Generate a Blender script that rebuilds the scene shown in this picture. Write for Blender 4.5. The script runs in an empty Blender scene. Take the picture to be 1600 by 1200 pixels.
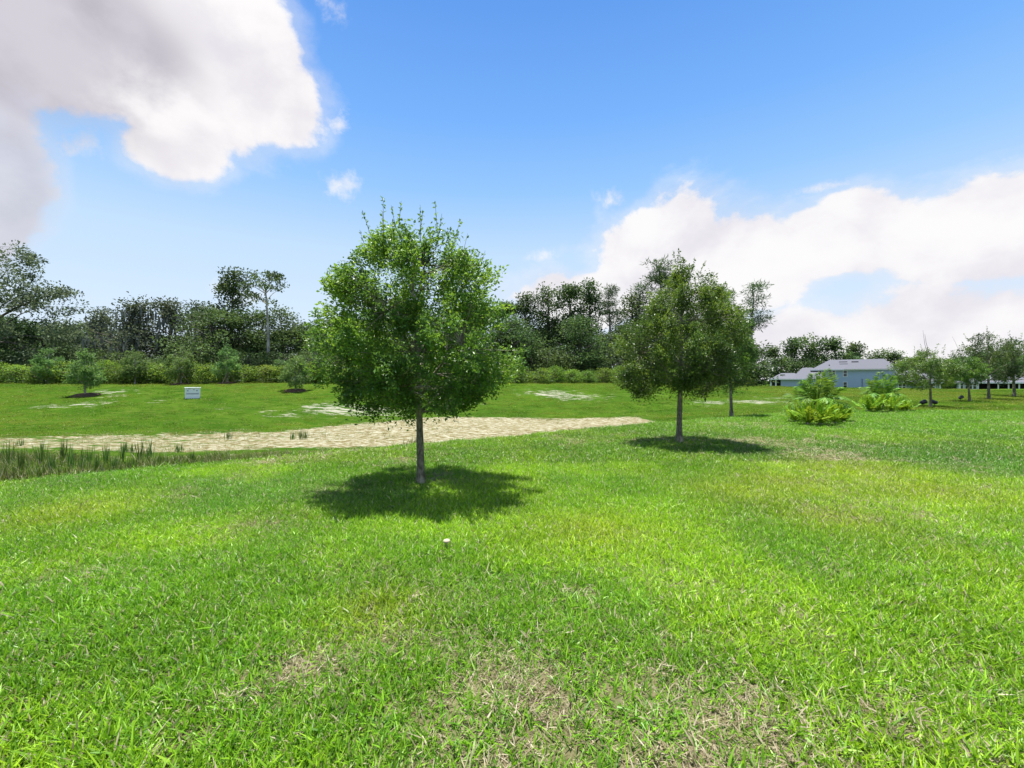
import bpy, math
import numpy as np
from mathutils import Vector

R = math.radians
rng = np.random.default_rng(7)
scene = bpy.context.scene
COL = scene.collection

# ------------------------------------------------------------------ camera
F_PX, CX, HZ, CAM_Z = 700.0, 800.0, 595.0, 1.6
cam_d = bpy.data.cameras.new('camera')
cam = bpy.data.objects.new('camera', cam_d); COL.objects.link(cam)
cam.location = (0, 0, CAM_Z); cam.rotation_euler = (R(90), 0, 0)
cam_d.sensor_width = 36; cam_d.lens = 36 * F_PX / 1600
cam_d.shift_y = -5 / 1600
cam_d.clip_start = 0.05; cam_d.clip_end = 6000
scene.camera = cam

# ------------------------------------------------------------------ light, sky, exposure
SUN = Vector((-0.09, 0.19, 1.0)).normalized()
sun_el = math.asin(SUN.z); sun_az = math.atan2(SUN.x, SUN.y)
sun_d = bpy.data.lights.new('sun', 'SUN'); sun_d.energy = 5.0; sun_d.angle = R(0.5); sun_d.color = (1, .965, .90)
sun = bpy.data.objects.new('sun', sun_d); COL.objects.link(sun)
sun.rotation_euler = SUN.to_track_quat('Z', 'Y').to_euler(); sun.location = (0, 0, 40)
vs = scene.view_settings
vs.view_transform = 'Standard'; vs.look = 'None'; vs.gamma = 1; vs.use_curve_mapping = False
vs.exposure = 1.2
SKY_STRENGTH = 0.1
scene.cycles.use_denoising = True
scene.cycles.max_bounces = 5; scene.cycles.diffuse_bounces = 3; scene.cycles.glossy_bounces = 2
scene.cycles.transparent_max_bounces = 8


class NT:
    """small helper for building node trees"""
    def __init__(s, tree):
        s.t = tree; s.n = tree.nodes; s.l = tree.links
    def new(s, typ, **kw):
        nd = s.n.new(typ)
        for k, v in kw.items():
            setattr(nd, k, v)
        return nd
    def put(s, sock, v):
        if v is None: return
        if hasattr(v, 'is_output'): s.l.new(v, sock)
        else: sock.default_value = v
    def m(s, op, a, b=None, c=None, clamp=False):
        nd = s.new('ShaderNodeMath', operation=op); nd.use_clamp = clamp
        s.put(nd.inputs[0], a); s.put(nd.inputs[1], b); s.put(nd.inputs[2], c)
        return nd.outputs[0]
    def vm(s, op, a, b=None):
        nd = s.new('ShaderNodeVectorMath', operation=op)
        s.put(nd.inputs[0], a); s.put(nd.inputs[1], b)
        return nd.outputs[0]
    def mix(s, f, a, b, blend='MIX'):
        nd = s.new('ShaderNodeMix', data_type='RGBA', blend_type=blend)
        s.put(nd.inputs[0], f)
        s.put(nd.inputs[6], a if hasattr(a, 'is_output') or len(a) == 4 else (*a, 1))
        s.put(nd.inputs[7], b if hasattr(b, 'is_output') or len(b) == 4 else (*b, 1))
        return nd.outputs[2]
    def sstep(s, v, lo, hi, a=0.0, b=1.0):
        nd = s.new('ShaderNodeMapRange', interpolation_type='SMOOTHSTEP')
        s.put(nd.inputs[0], v); s.put(nd.inputs[1], lo); s.put(nd.inputs[2], hi)
        nd.inputs[3].default_value = a; nd.inputs[4].default_value = b
        return nd.outputs[0]
    def noise(s, vec, scale, detail=4, rough=.55, dist=0.0):
        nd = s.new('ShaderNodeTexNoise'); s.put(nd.inputs['Vector'], vec)
        nd.inputs['Scale'].default_value = scale; nd.inputs['Detail'].default_value = detail
        nd.inputs['Roughness'].default_value = rough; nd.inputs['Distortion'].default_value = dist
        return nd.outputs[0]


# world: clear blue sky with cumulus clouds, laid out by compass direction
world = bpy.data.worlds.new('World'); scene.world = world; world.use_nodes = True
world.cycles.sampling_method = 'MANUAL'; world.cycles.sample_map_resolution = 256
wt = NT(world.node_tree); wt.n.clear()
sky = wt.new('ShaderNodeTexSky', sky_type='NISHITA'); sky.sun_disc = False
sky.sun_elevation = sun_el; sky.sun_rotation = sun_az
sky.air_density = 1.0; sky.dust_density = 0.6; sky.ozone_density = 2.5; sky.altitude = 10
tc = wt.new('ShaderNodeTexCoord').outputs['Generated']
dirv = wt.vm('NORMALIZE', tc)
sep = wt.new('ShaderNodeSeparateXYZ'); wt.put(sep.inputs[0], dirv)
az = wt.m('ARCTAN2', sep.outputs[0], sep.outputs[1]); el = wt.m('ARCSINE', sep.outputs[2])
def azel(u, v):
    x, z = (u - CX) / F_PX, (HZ - v) / F_PX
    return math.atan2(x, 1), math.atan2(z, math.hypot(x, 1))
def blob(u, v, ru, rv):
    a, e = azel(u, v)
    a1 = azel(u + ru, v)[0]; a0 = azel(u - ru, v)[0]; e1 = azel(u, v - rv)[1]; e0 = azel(u, v + rv)[1]
    dx = wt.m('DIVIDE', wt.m('SUBTRACT', az, a), abs(a1 - a0) / 2)
    dy = wt.m('DIVIDE', wt.m('SUBTRACT', el, e), abs(e1 - e0) / 2)
    r = wt.m('SQRT', wt.m('ADD', wt.m('MULTIPLY', dx, dx), wt.m('MULTIPLY', dy, dy)))
    return wt.m('SUBTRACT', 1.0, r)
def union(bl, k=.25):
    o = bl[0]
    for b in bl[1:]:
        o = wt.m('SMOOTH_MAX', o, b, k)
    return o
EXPO = 2 ** vs.exposure
def lin(r, g, b_, k=1.0):
    f = lambda c: ((c / 255 + .055) / 1.055) ** 2.4 if c > 10 else c / 255 / 12.92
    return tuple(f(c) * k / EXPO / SKY_STRENGTH for c in (r, g, b_))
warp = wt.new('ShaderNodeTexNoise'); wt.put(warp.inputs[0], dirv); warp.inputs['Scale'].default_value = 2.6
warp.inputs['Detail'].default_value = 2
wv = wt.vm('ADD', dirv, wt.vm('MULTIPLY', wt.vm('SUBTRACT', warp.outputs[1], (.5, .5, .5)), (.10, .10, .10)))
flat = wt.vm('MULTIPLY', wv, (1, 1, 1.35))
n_big = wt.noise(flat, 3.2, 3, .5)
n_a = wt.noise(flat, 5.5, 7, .60); n_b = wt.noise(wt.vm('ADD', flat, (-.02, 0, .07)), 5.5, 2, .5)
fb = wt.m('MULTIPLY', wt.m('SUBTRACT', n_a, .5), 3.2)
n_w = wt.m('MULTIPLY', wt.m('SUBTRACT', wt.noise(wv, 15, 6, .65), .5), 3.2)
relief = wt.m('MULTIPLY', wt.m('SUBTRACT', n_a, n_b), 2.0)
# the heavy grey cloud and its bright lit lobe
heavy = union([blob(90, 40, 360, 165), blob(250, 5, 190, 120), blob(345, 165, 175, 120), blob(385, 70, 120, 120), blob(290, 225, 115, 95), blob(430, 170, 115, 110), blob(-60, 265, 165, 240)], .15)
# the cumulus bank over the houses
bank = union([blob(1050, 415, 185, 120), blob(915, 465, 180, 60), blob(1160, 400, 190, 100), blob(1300, 370, 210, 85), blob(1560, 355, 280, 105), blob(1420, 550, 330, 125), blob(1700, 500, 220, 80), blob(1260, 545, 150, 75)], .08)
wisp = union([blob(530, 290, 110, 55), blob(950, 316, 62, 36), blob(845, 402, 60, 30), blob(515, 10, 60, 60), blob(1590, 245, 170, 30), blob(1290, 292, 120, 22), blob(140, 225, 110, 60), blob(530, 200, 45, 55), blob(400, 460, 120, 40), blob(-10, 370, 110, 110)], .1)
aside = wt.sstep(wt.m('ABSOLUTE', az), 1.0, 1.3)
aside = wt.m('MAXIMUM', aside, wt.sstep(el, .95, 1.15))
other = wt.m('SUBTRACT', wt.m('MULTIPLY', wt.m('SUBTRACT', n_big, .52), 4.0), wt.m('MULTIPLY', wt.m('SUBTRACT', 1.0, aside), 4.0))
d_heavy = wt.m('ADD', wt.m('SUBTRACT', heavy, .12), wt.m('MULTIPLY', fb, .42))
d_bank = wt.m('ADD', wt.m('SUBTRACT', bank, .12), wt.m('MULTIPLY', fb, .50))
d_wisp = wt.m('ADD', wt.m('SUBTRACT', wisp, .62), wt.m('ADD', wt.m('MULTIPLY', n_w, .8), wt.m('MULTIPLY', fb, .3)))
d_oth = wt.m('ADD', other, wt.m('MULTIPLY', fb, .5))
def alpha(d, w, top):
    core = wt.sstep(d, .0, w); veil = wt.m('MULTIPLY', wt.sstep(d, -.22, .10), .30)
    return wt.m('MULTIPLY', wt.m('MAXIMUM', core, veil), top)
# the cloud's left skirt is thin and fades into haze
thin = wt.sstep(wt.m('ADD', blob(-30, 330, 210, 190), wt.m('MULTIPLY', fb, .5)), .0, .6, 1.0, .80)
a_heavy = wt.m('MULTIPLY', alpha(d_heavy, .24, 1.0), thin); a_bank = alpha(d_bank, .20, .97)
a_wisp = wt.m('MULTIPLY', wt.sstep(d_wisp, -.1, .75), .8); a_oth = alpha(d_oth, .25, 1.0)
cov = wt.m('MAXIMUM', wt.m('MAXIMUM', a_heavy, a_bank), wt.m('MAXIMUM', a_wisp, a_oth))
# cloud tone: the thick heavy cloud is grey from below, thin and sunlit lobes are white
thick = wt.m('ADD', blob(95, 75, 350, 190), wt.m('MULTIPLY', fb, .28))
thick = wt.m('MAXIMUM', wt.sstep(thick, .02, .50), wt.m('MULTIPLY', wt.sstep(wt.m('ADD', blob(-60, 270, 210, 260), wt.m('MULTIPLY', fb, .2)), .0, .5), .75))
lobe = wt.sstep(wt.m('ADD', blob(330, 215, 170, 110), wt.m('MULTIPLY', fb, .5)), .05, .75)
lobe = wt.m('MAXIMUM', lobe, wt.sstep(wt.m('ADD', blob(460, 130, 90, 110), wt.m('MULTIPLY', fb, .5)), .1, .8))
thick = wt.m('MULTIPLY', thick, wt.m('SUBTRACT', 1.0, wt.m('MULTIPLY', lobe, .95)))
lit = wt.sstep(relief, -.55, .30)
c_tone = wt.mix(lit, lin(232, 228, 236), lin(255, 253, 253))
c_tone = wt.mix(thick, c_tone, wt.mix(lit, lin(190, 186, 196), lin(214, 210, 219)))
ramp = wt.new('ShaderNodeValToRGB'); wt.put(ramp.inputs[0], wt.m('DIVIDE', el, .9))
re_ = ramp.color_ramp.elements
STOPS = [(0.0, (226, 238, 254)), (.15, (216, 235, 255)), (.30, (198, 226, 255)), (.44, (152, 202, 255)), (.58, (120, 180, 253)), (.77, (96, 158, 240)), (1.0, (76, 138, 230))]
re_[0].position, re_[1].position = 0.0, 1.0
for p_, c_ in STOPS:
    e_ = re_[0] if p_ == 0 else (re_[len(re_) - 1] if p_ == 1 else re_.new(p_))
    e_.color = (*[c * .1 for c in lin(*c_)], 1)
clear = wt.mix(1.0, ramp.outputs[0], (10, 10, 10, 1), 'MULTIPLY')
clear = wt.mix(.06, clear, sky.outputs[0])
mixed = wt.mix(cov, clear, c_tone)
bg = wt.new('ShaderNodeBackground'); bg.inputs[1].default_value = SKY_STRENGTH
wt.put(bg.inputs[0], mixed)
wo = wt.new('ShaderNodeOutputWorld'); wt.put(wo.inputs[0], bg.outputs[0])

# ------------------------------------------------------------------ helpers
def setp(o, label=None, cat=None, group=None, kind=None):
    if label: o['label'] = label
    if cat: o['category'] = cat
    if group: o['group'] = group
    if kind: o['kind'] = kind
    return o

def link(name, data, parent=None):
    o = bpy.data.objects.new(name, data); COL.objects.link(o)
    if parent: o.parent = parent
    return o

def thing(name, loc, label, cat, group=None, rz=0.0):
    o = link(name, None); o.location = loc; o.rotation_euler = (0, 0, rz); o.empty_display_size = .2
    return setp(o, label, cat, group)

def mesh_np(name, v, faces, mat=None, attrs=None, smooth=False):
    """v (N,3); faces list of int arrays (M,3) / (M,4); attrs {name: (N,) float}"""
    me = bpy.data.meshes.new(name)
    v = np.asarray(v, np.float32)
    me.vertices.add(len(v)); me.vertices.foreach_set('co', v.ravel())
    fs = [np.asarray(f, np.int32) for f in faces if len(f)]
    loops = np.concatenate([f.ravel() for f in fs])
    tot = np.concatenate([np.full(len(f), f.shape[1], np.int32) for f in fs])
    start = np.concatenate([[0], np.cumsum(tot)[:-1]]).astype(np.int32)
    me.loops.add(len(loops)); me.loops.foreach_set('vertex_index', loops)
    me.polygons.add(len(tot)); me.polygons.foreach_set('loop_start', start)
    me.polygons.foreach_set('use_smooth', np.full(len(tot), bool(smooth)))
    for k, a in (attrs or {}).items():
        at = me.attributes.new(k, 'FLOAT', 'POINT'); at.data.foreach_set('value', np.asarray(a, np.float32))
    me.update(calc_edges=True); me.validate()
    if mat: me.materials.append(mat)
    return me

class MB:
    """collects boxes, tubes and polygons of one part"""
    def __init__(s): s.v = []; s.f4 = []; s.f3 = []; s.n = 0
    def add(s, v, f4=(), f3=()):
        v = np.asarray(v, float)
        if len(f4): s.f4.append(np.asarray(f4) + s.n)
        if len(f3): s.f3.append(np.asarray(f3) + s.n)
        s.v.append(v); s.n += len(v); return s
    def box(s, x0, x1, y0, y1, z0, z1):
        v = [(x, y, z) for z in (z0, z1) for y in (y0, y1) for x in (x0, x1)]
        return s.add(v, [(0, 2, 3, 1), (4, 5, 7, 6), (0, 1, 5, 4), (2, 6, 7, 3), (0, 4, 6, 2), (1, 3, 7, 5)])
    def tube(s, path, rad, k=6, cap=True):
        v, f = tube(path, rad, k); s.add(v, f)
        if cap:
            p = np.asarray(path, float); n0 = s.n
            for e, idx in ((0, range(k)), (len(p) - 1, range((len(p) - 1) * k, len(p) * k))):
                ring = [v[i] for i in idx]
                s.add(ring + [p[e]], (), [(i, (i + 1) % k, k) for i in range(k)])
        return s
    def obj(s, name, mat, parent=None, smooth=False):
        fs = []
        if s.f4: fs.append(np.concatenate(s.f4))
        if s.f3: fs.append(np.concatenate(s.f3))
        return link(name, mesh_np(name, np.concatenate(s.v), fs, mat, smooth=smooth), parent)

def tube(path, rad, k=6):
    p = np.asarray(path, float); n = len(p); rad = np.broadcast_to(np.asarray(rad, float), (n,))
    t = np.gradient(p, axis=0); t /= np.linalg.norm(t, axis=1, keepdims=True) + 1e-9
    ref = np.array([0, 0, 1.]) if abs(t[:, 2]).mean() < .8 else np.array([1., 0, 0])
    a = np.cross(t, ref); a /= np.linalg.norm(a, axis=1, keepdims=True) + 1e-9
    b = np.cross(t, a)
    ang = np.arange(k) * 2 * np.pi / k
    v = p[:, None] + rad[:, None, None] * (np.cos(ang)[None, :, None] * a[:, None] + np.sin(ang)[None, :, None] * b[:, None])
    i = np.arange(n - 1)[:, None] * k; j = np.arange(k)[None]; j2 = (j + 1) % k
    f = np.stack([i + j, i + j2, i + k + j2, i + k + j], -1).reshape(-1, 4)
    return v.reshape(-1, 3), f

def unit(a): return a / (np.linalg.norm(a, axis=-1, keepdims=True) + 1e-9)

def leaves(P, D, N, L, Wd, fold=.25):
    """diamond leaves with a folded midrib: returns verts, tris"""
    n = len(P); D = unit(D); S = unit(np.cross(D, N)); N2 = unit(np.cross(S, D))
    L = np.broadcast_to(L, (n,))[:, None]; Wd = np.broadcast_to(Wd, (n,))[:, None]
    mid = P + D * L * .5
    v = np.stack([P, mid + S * Wd * .5 + N2 * Wd * fold, P + D * L, mid - S * Wd * .5 + N2 * Wd * fold], 1).reshape(-1, 3)
    i = np.arange(n)[:, None] * 4
    f = np.concatenate([i + np.array([[0, 1, 2]]), i + np.array([[0, 2, 3]])])
    return v, f

def hash2(ix, iy, seed):
    h = (ix.astype(np.int64) * 374761393 + iy.astype(np.int64) * 668265263 + seed * 974711) & 0xffffffff
    h = ((h ^ (h >> 13)) * 1274126177) & 0xffffffff
    return ((h ^ (h >> 16)) & 0xffff) / 65535.0
def vnoise(x, y, s, seed=0):
    x = np.asarray(x, float) / s; y = np.asarray(y, float) / s
    ix, iy = np.floor(x), np.floor(y); fx, fy = x - ix, y - iy
    fx = fx * fx * (3 - 2 * fx); fy = fy * fy * (3 - 2 * fy)
    h = lambda a, b: hash2(ix + a, iy + b, seed)
    return (h(0, 0) * (1 - fx) + h(1, 0) * fx) * (1 - fy) + (h(0, 1) * (1 - fx) + h(1, 1) * fx) * fy
def fbm(x, y, s, o=4, seed=0):
    r = 0; a = .5; t = 0
    for i in range(o):
        r = r + a * vnoise(x, y, s / 2 ** i, seed + i * 17); t += a; a *= .55
    return r / t
def sm(x): x = np.clip(x, 0, 1); return x * x * (3 - 2 * x)

# ------------------------------------------------------------------ terrain
EX = [-80, -40, -22, -14, -8.3, -5.3, -1.7, 4.5, 10, 13.5, 19, 26, 40, 120]
EY = [-12, -3, 2.0, 4.8, 7.2, 9.3, 11.8, 16.4, 20.4, 22.4, 22.8, 22.4, 22, 20]
def edge(x): return np.interp(x, EX, EY) + .18 * (vnoise(x, x * 0, 1.7, 3) - .5)
def toe(x): return np.interp(x, [-80, -40, -22, -12, -4.7, 8, 15, 25, 60, 120], [14, 17, 19.5, 22, 30, 29, 31, 35, 36, 36])
def crest(x): return np.interp(x, [-90, -60, -20, 0, 15, 30, 45, 70, 120], [38, 40, 43, 50, 56, 60, 65, 72, 75])
def crest_h(x): return np.interp(x, [-90, 0, 15, 30, 45, 70, 120], [1.4, 1.4, 1.3, .92, .62, .28, .2])
def back_h(x): return np.interp(x, [-90, 0, 15, 35, 120], [1.2, 1.2, .9, -1.15, -1.15])
def pond_d(x): return np.interp(x, [-80, 4, 10, 16, 24, 120], [-1.0, -1.0, -.8, -.45, -.06, 0])
def terrain(x, y):
    x = np.asarray(x, float); y = np.asarray(y, float)
    e, f, c = edge(x), toe(x), crest(x)
    b = pond_d(x) * sm((y - e + .25) / 5.0)
    s = np.clip((y - f) / (c - f), 0, 1)
    s = .35 * s + .65 * sm(s)
    h = b + (crest_h(x) - b) * s
    back = sm((y - c - 1) / 16.0)
    h = h + (back_h(x) - h) * np.where(y > c, back, 0)
    h = h * (1 - sm((np.hypot(x, y) - 220) / 200))
    far = np.clip((y - e) / 8, 0, 1)
    h = h + (fbm(x, y, 1.3, 3, 5) - .5) * .05 + (fbm(x, y, 6, 2, 9) - .5) * (.06 + .16 * far)
    h = h - .14 * np.exp(-((y - e - .25) / .5) ** 2) * (x < 14)
    return h
def tz(x, y): return float(terrain(np.array([x]), np.array([y]))[0])
def G(u, v):
    """pixel -> first point of the terrain along that direction"""
    d = np.linspace(1.0, 140, 14000)
    x = (u - CX) / F_PX * d; z = CAM_Z + (HZ - v) / F_PX * d
    hit = np.nonzero(z < terrain(x, d))[0]
    i = hit[0] if len(hit) else len(d) - 1
    return np.array([x[i], d[i], float(terrain(x[i:i + 1], d[i:i + 1])[0])])
def at(u, d):
    x = (u - CX) / F_PX * d
    return np.array([x, d, tz(x, d)])
def zpx(v, d): return CAM_Z + (HZ - v) / F_PX * d

# ------------------------------------------------------------------ materials
def new_mat(name):
    m = bpy.data.materials.new(name); m.use_nodes = True
    t = NT(m.node_tree); t.n.clear()
    out = t.new('ShaderNodeOutputMaterial')
    return m, t, out
def principled(t, col, rough=.6, spec=.3, bump=None, bstr=.3, bdist=.02, metal=0):
    p = t.new('ShaderNodeBsdfPrincipled')
    t.put(p.inputs['Base Color'], col if hasattr(col, 'is_output') else (*col, 1))
    t.put(p.inputs['Roughness'], rough); p.inputs['Specular IOR Level'].default_value = spec
    p.inputs['Metallic'].default_value = metal
    if bump is not None:
        b = t.new('ShaderNodeBump'); b.inputs['Strength'].default_value = bstr; b.inputs['Distance'].default_value = bdist
        t.put(b.inputs['Height'], bump); t.put(p.inputs['Normal'], b.outputs[0])
    return p.outputs[0]
def simple(name, col, rough=.6, spec=.3, var=.12, scale=6, bstr=.25, bdist=.01, metal=0):
    m, t, out = new_mat(name)
    co = t.new('ShaderNodeTexCoord').outputs['Object']
    n = t.noise(co, scale, 6, .6)
    c = t.mix(n, tuple(x * (1 - var * 1.6) for x in col), tuple(min(1, x * (1 + var * 1.6)) for x in col))
    t.put(out.inputs[0], principled(t, c, rough, spec, n, bstr, bdist, metal))
    return m
def leaf_mat(name, dark, mid, lite, trans=.3, rough=.45, spec=.35, tcol=1.5):
    m, t, out = new_mat(name)
    a = t.new('ShaderNodeAttribute', attribute_name='rnd').outputs['Fac']
    r = t.new('ShaderNodeValToRGB'); e = r.color_ramp.elements
    e[0].position = 0; e[0].color = (*dark, 1); e[1].position = 1; e[1].color = (*lite, 1)
    k = e.new(.5); k.color = (*mid, 1)
    t.put(r.inputs[0], a)
    oi = t.new('ShaderNodeObjectInfo').outputs['Random']
    h = t.new('ShaderNodeHueSaturation'); t.put(h.inputs['Color'], r.outputs[0])
    t.put(h.inputs['Hue'], t.m('MULTIPLY_ADD', oi, .03, .485)); t.put(h.inputs['Value'], t.m('MULTIPLY_ADD', oi, .3, .85))
    p = principled(t, h.outputs[0], rough, spec)
    tr = t.new('ShaderNodeBsdfTranslucent')
    h2 = t.new('ShaderNodeHueSaturation'); t.put(h2.inputs['Color'], h.outputs[0]); h2.inputs['Hue'].default_value = .475
    h2.inputs['Value'].default_value = tcol
    t.put(tr.inputs[0], h2.outputs[0])
    mx = t.new('ShaderNodeMixShader'); mx.inputs[0].default_value = trans
    t.put(mx.inputs[1], p); t.put(mx.inputs[2], tr.outputs[0]); t.put(out.inputs[0], mx.outputs[0])
    return m
def bark_mat(name, a, b, scale=14):
    m, t, out = new_mat(name)
    co = t.vm('MULTIPLY', t.new('ShaderNodeTexCoord').outputs['Object'], (1, 1, .45))
    n = t.noise(co, scale, 8, .7); n2 = t.noise(co, scale * .2, 3, .5)
    c = t.mix(t.sstep(n, .35, .65), a, b); c = t.mix(t.sstep(n2, .5, .7), c, tuple(x * 1.5 + .02 for x in b))
    t.put(out.inputs[0], principled(t, c, .9, .1, n, .9, .02))
    return m

# grass blades: tint comes from each tuft, value from each blade
def blade_mat(name, trans=.35, rough=.5, spec=.25):
    m, t, out = new_mat(name)
    tint = t.new('ShaderNodeAttribute', attribute_name='tint', attribute_type='INSTANCER').outputs['Color']
    a = t.new('ShaderNodeAttribute', attribute_name='rnd').outputs['Fac']
    dry = t.new('ShaderNodeAttribute', attribute_name='dry').outputs['Fac']
    h = t.new('ShaderNodeHueSaturation'); t.put(h.inputs['Color'], tint)
    t.put(h.inputs['Value'], t.m('MULTIPLY_ADD', a, .9, .55)); t.put(h.inputs['Hue'], t.m('MULTIPLY_ADD', a, -.035, .515))
    c = t.mix(dry, h.outputs[0], t.mix(a, (.18, .135, .075), (.50, .44, .29)))
    p = principled(t, c, rough, spec)
    tr = t.new('ShaderNodeBsdfTranslucent'); t.put(tr.inputs[0], t.mix(.4, c, (.55, .75, .05), 'SOFT_LIGHT'))
    mx = t.new('ShaderNodeMixShader'); mx.inputs[0].default_value = trans
    t.put(mx.inputs[1], p); t.put(mx.inputs[2], tr.outputs[0]); t.put(out.inputs[0], mx.outputs[0])
    return m
M = {}
M['blade'] = blade_mat('grass_blade', .35, .42, .3)
M['turf_blade'] = blade_mat('turf_blade', .3, .8, .03)
M['oak_leaf'] = leaf_mat('oak_leaf', (.038, .092, .016), (.085, .185, .020), (.21, .35, .03), .34, .42, .4)
M['oak_leaf_dark'] = leaf_mat('oak_leaf_dark', (.032, .085, .018), (.070, .165, .022), (.17, .30, .03), .34, .42, .4)
M['wood_leaf'] = leaf_mat('woodland_leaf', (.032, .062, .022), (.060, .115, .030), (.13, .21, .045), .25, .6, .2)
M['moss_leaf'] = leaf_mat('grey_oak_leaf', (.045, .07, .04), (.08, .115, .055), (.15, .19, .09), .25, .65, .2)
M['pine_leaf'] = leaf_mat('pine_needle', (.035, .065, .028), (.06, .11, .036), (.11, .18, .055), .2, .55, .25)
M['hedge_leaf'] = leaf_mat('hedge_leaf', (.045, .095, .016), (.105, .20, .022), (.27, .40, .035), .32, .55, .25)
M['sapling_leaf'] = leaf_mat('sapling_leaf', (.055, .115, .03), (.10, .20, .045), (.20, .33, .08), .3, .5, .25)
M['palm_leaf'] = leaf_mat('palm_leaflet', (.05, .12, .014), (.095, .215, .022), (.20, .36, .03), .28, .5, .25)
M['zamia_leaf'] = leaf_mat('cycad_leaflet', (.085, .19, .012), (.16, .31, .016), (.30, .47, .03), .25, .5, .25)
M['dead_leaf'] = leaf_mat('dead_frond', (.30, .16, .05), (.42, .25, .09), (.55, .38, .16), .2, .7, .2, 1.0)
M['rush'] = leaf_mat('rush_stem', (.05, .11, .02), (.085, .17, .03), (.15, .26, .05), .2, .5, .3)
M['moss'] = leaf_mat('hanging_moss', (.12, .14, .12), (.17, .19, .16), (.24, .26, .22), .25, .9, .1, 1.0)
M['oak_bark'] = bark_mat('oak_bark', (.07, .062, .045), (.22, .205, .155), 22)
M['pale_bark'] = bark_mat('pale_bark', (.16, .15, .13), (.34, .33, .30), 5)
M['wood_bark'] = bark_mat('woodland_bark', (.05, .045, .04), (.13, .12, .105), 5)
M['stake'] = simple('stake_wood', (.36, .28, .18), .8, .1)
M['mulch'] = simple('bark_mulch', (.10, .065, .042), .95, .05, .35, 22, 1.0, .04)
M['stucco_blue'] = simple('blue_grey_stucco', (.34, .42, .57), .9, .1, .06, 3)
M['stucco_green'] = simple('grey_green_stucco', (.22, .27, .26), .9, .1, .06, 3)
M['stucco_pale'] = simple('pale_stucco', (.5, .53, .55), .9, .1, .06, 3)
M['trim'] = simple('white_trim', (.74, .75, .76), .6, .3, .04)
M['shingle'] = simple('pale_shingle', (.115, .117, .135), .9, .1, .14, 9, .5, .02)
M['vent'] = simple('dark_vent', (.05, .05, .055), .6, .3)
M['porch_shade'] = simple('lanai_shade', (.035, .035, .038), .8, .1)  # near-black colour stands in for the shade inside the open porches
M['concrete'] = simple('pale_concrete', (.74, .80, .80), .85, .15, .10, 5, .4)
M['mark'] = simple('grey_stain', (.16, .22, .25), .9, .1)
M['metal'] = simple('black_metal', (.02, .02, .022), .45, .5)
M['mushroom'] = simple('mushroom_flesh', (.45, .38, .27), .8, .1, .15, 40)
def glass_mat():
    m, t, out = new_mat('window_glass')
    t.put(out.inputs[0], principled(t, (.02, .028, .035), .06, .6)); return m
M['glass'] = glass_mat()

# ground: lawn soil, bank turf, sandy pond bed, woodland floor (zones are mesh attributes)
def ground_mat():
    m, t, out = new_mat('ground')
    pos = t.new('ShaderNodeNewGeometry').outputs['Position']
    A = lambda n: t.new('ShaderNodeAttribute', attribute_name=n).outputs['Fac']
    n1 = t.noise(pos, .35, 5, .6); n2 = t.noise(pos, 3.0, 6, .65); n3 = t.noise(pos, 18, 6, .7)
    st = t.vm('MULTIPLY', pos, (.45, 1.5, 1)); n4 = t.noise(st, 2.2, 7, .7); n5 = t.noise(st, .5, 3, .5)
    thatch = t.mix(t.sstep(n3, .35, .65), (.05, .065, .016), (.16, .13, .065))
    lawn = t.mix(t.sstep(n2, .3, .7), (.04, .075, .008), (.07, .11, .014))
    lawn = t.mix(.5, lawn, thatch)
    lawn = t.mix(t.m('MULTIPLY', A('dry'), .85), lawn, t.mix(n3, (.12, .10, .05), (.30, .26, .16)))
    turf = t.mix(t.sstep(n1, .3, .7), (.030, .076, .007), (.052, .104, .009))
    turf = t.mix(t.sstep(n4, .45, .8), turf, (.105, .125, .026))
    turf = t.mix(t.sstep(n2, .5, .75), turf, (.02, .055, .006))
    base = t.mix(A('bank'), lawn, turf)
    # bare white sand showing through thin turf
    fl = t.m('ADD', A('fleck'), t.m('MULTIPLY', t.m('SUBTRACT', n4, .5), 2.4))
    base = t.mix(t.sstep(fl, .55, .72), base, (.27, .265, .20))
    n6 = t.noise(t.vm('MULTIPLY', pos, (1, 1.6, 1)), 3.6, 6, .68, .4)
    sandc = t.mix(t.sstep(n2, .35, .65), (.245, .222, .135), (.165, .138, .06))
    sandc = t.mix(t.sstep(n6, .48, .66), sandc, (.37, .365, .285))
    sandc = t.mix(t.sstep(n6, .50, .38), sandc, (.10, .082, .036))
    sandc = t.mix(t.sstep(n4, .56, .74), sandc, (.12, .115, .035))
    sd = t.m('ADD', A('sand'), t.m('MULTIPLY', t.m('SUBTRACT', n4, .5), 1.7))
    base = t.mix(t.sstep(sd, .45, .62), base, sandc)
    base = t.mix(A('wood'), base, t.mix(n2, (.03, .035, .016), (.075, .065, .04)))
    hgt = t.m('ADD', n2, t.m('MULTIPLY', n3, .4))
    t.put(out.inputs[0], principled(t, base, .95, .0, hgt, .9, .12))
    return m
M['ground'] = ground_mat()

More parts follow.
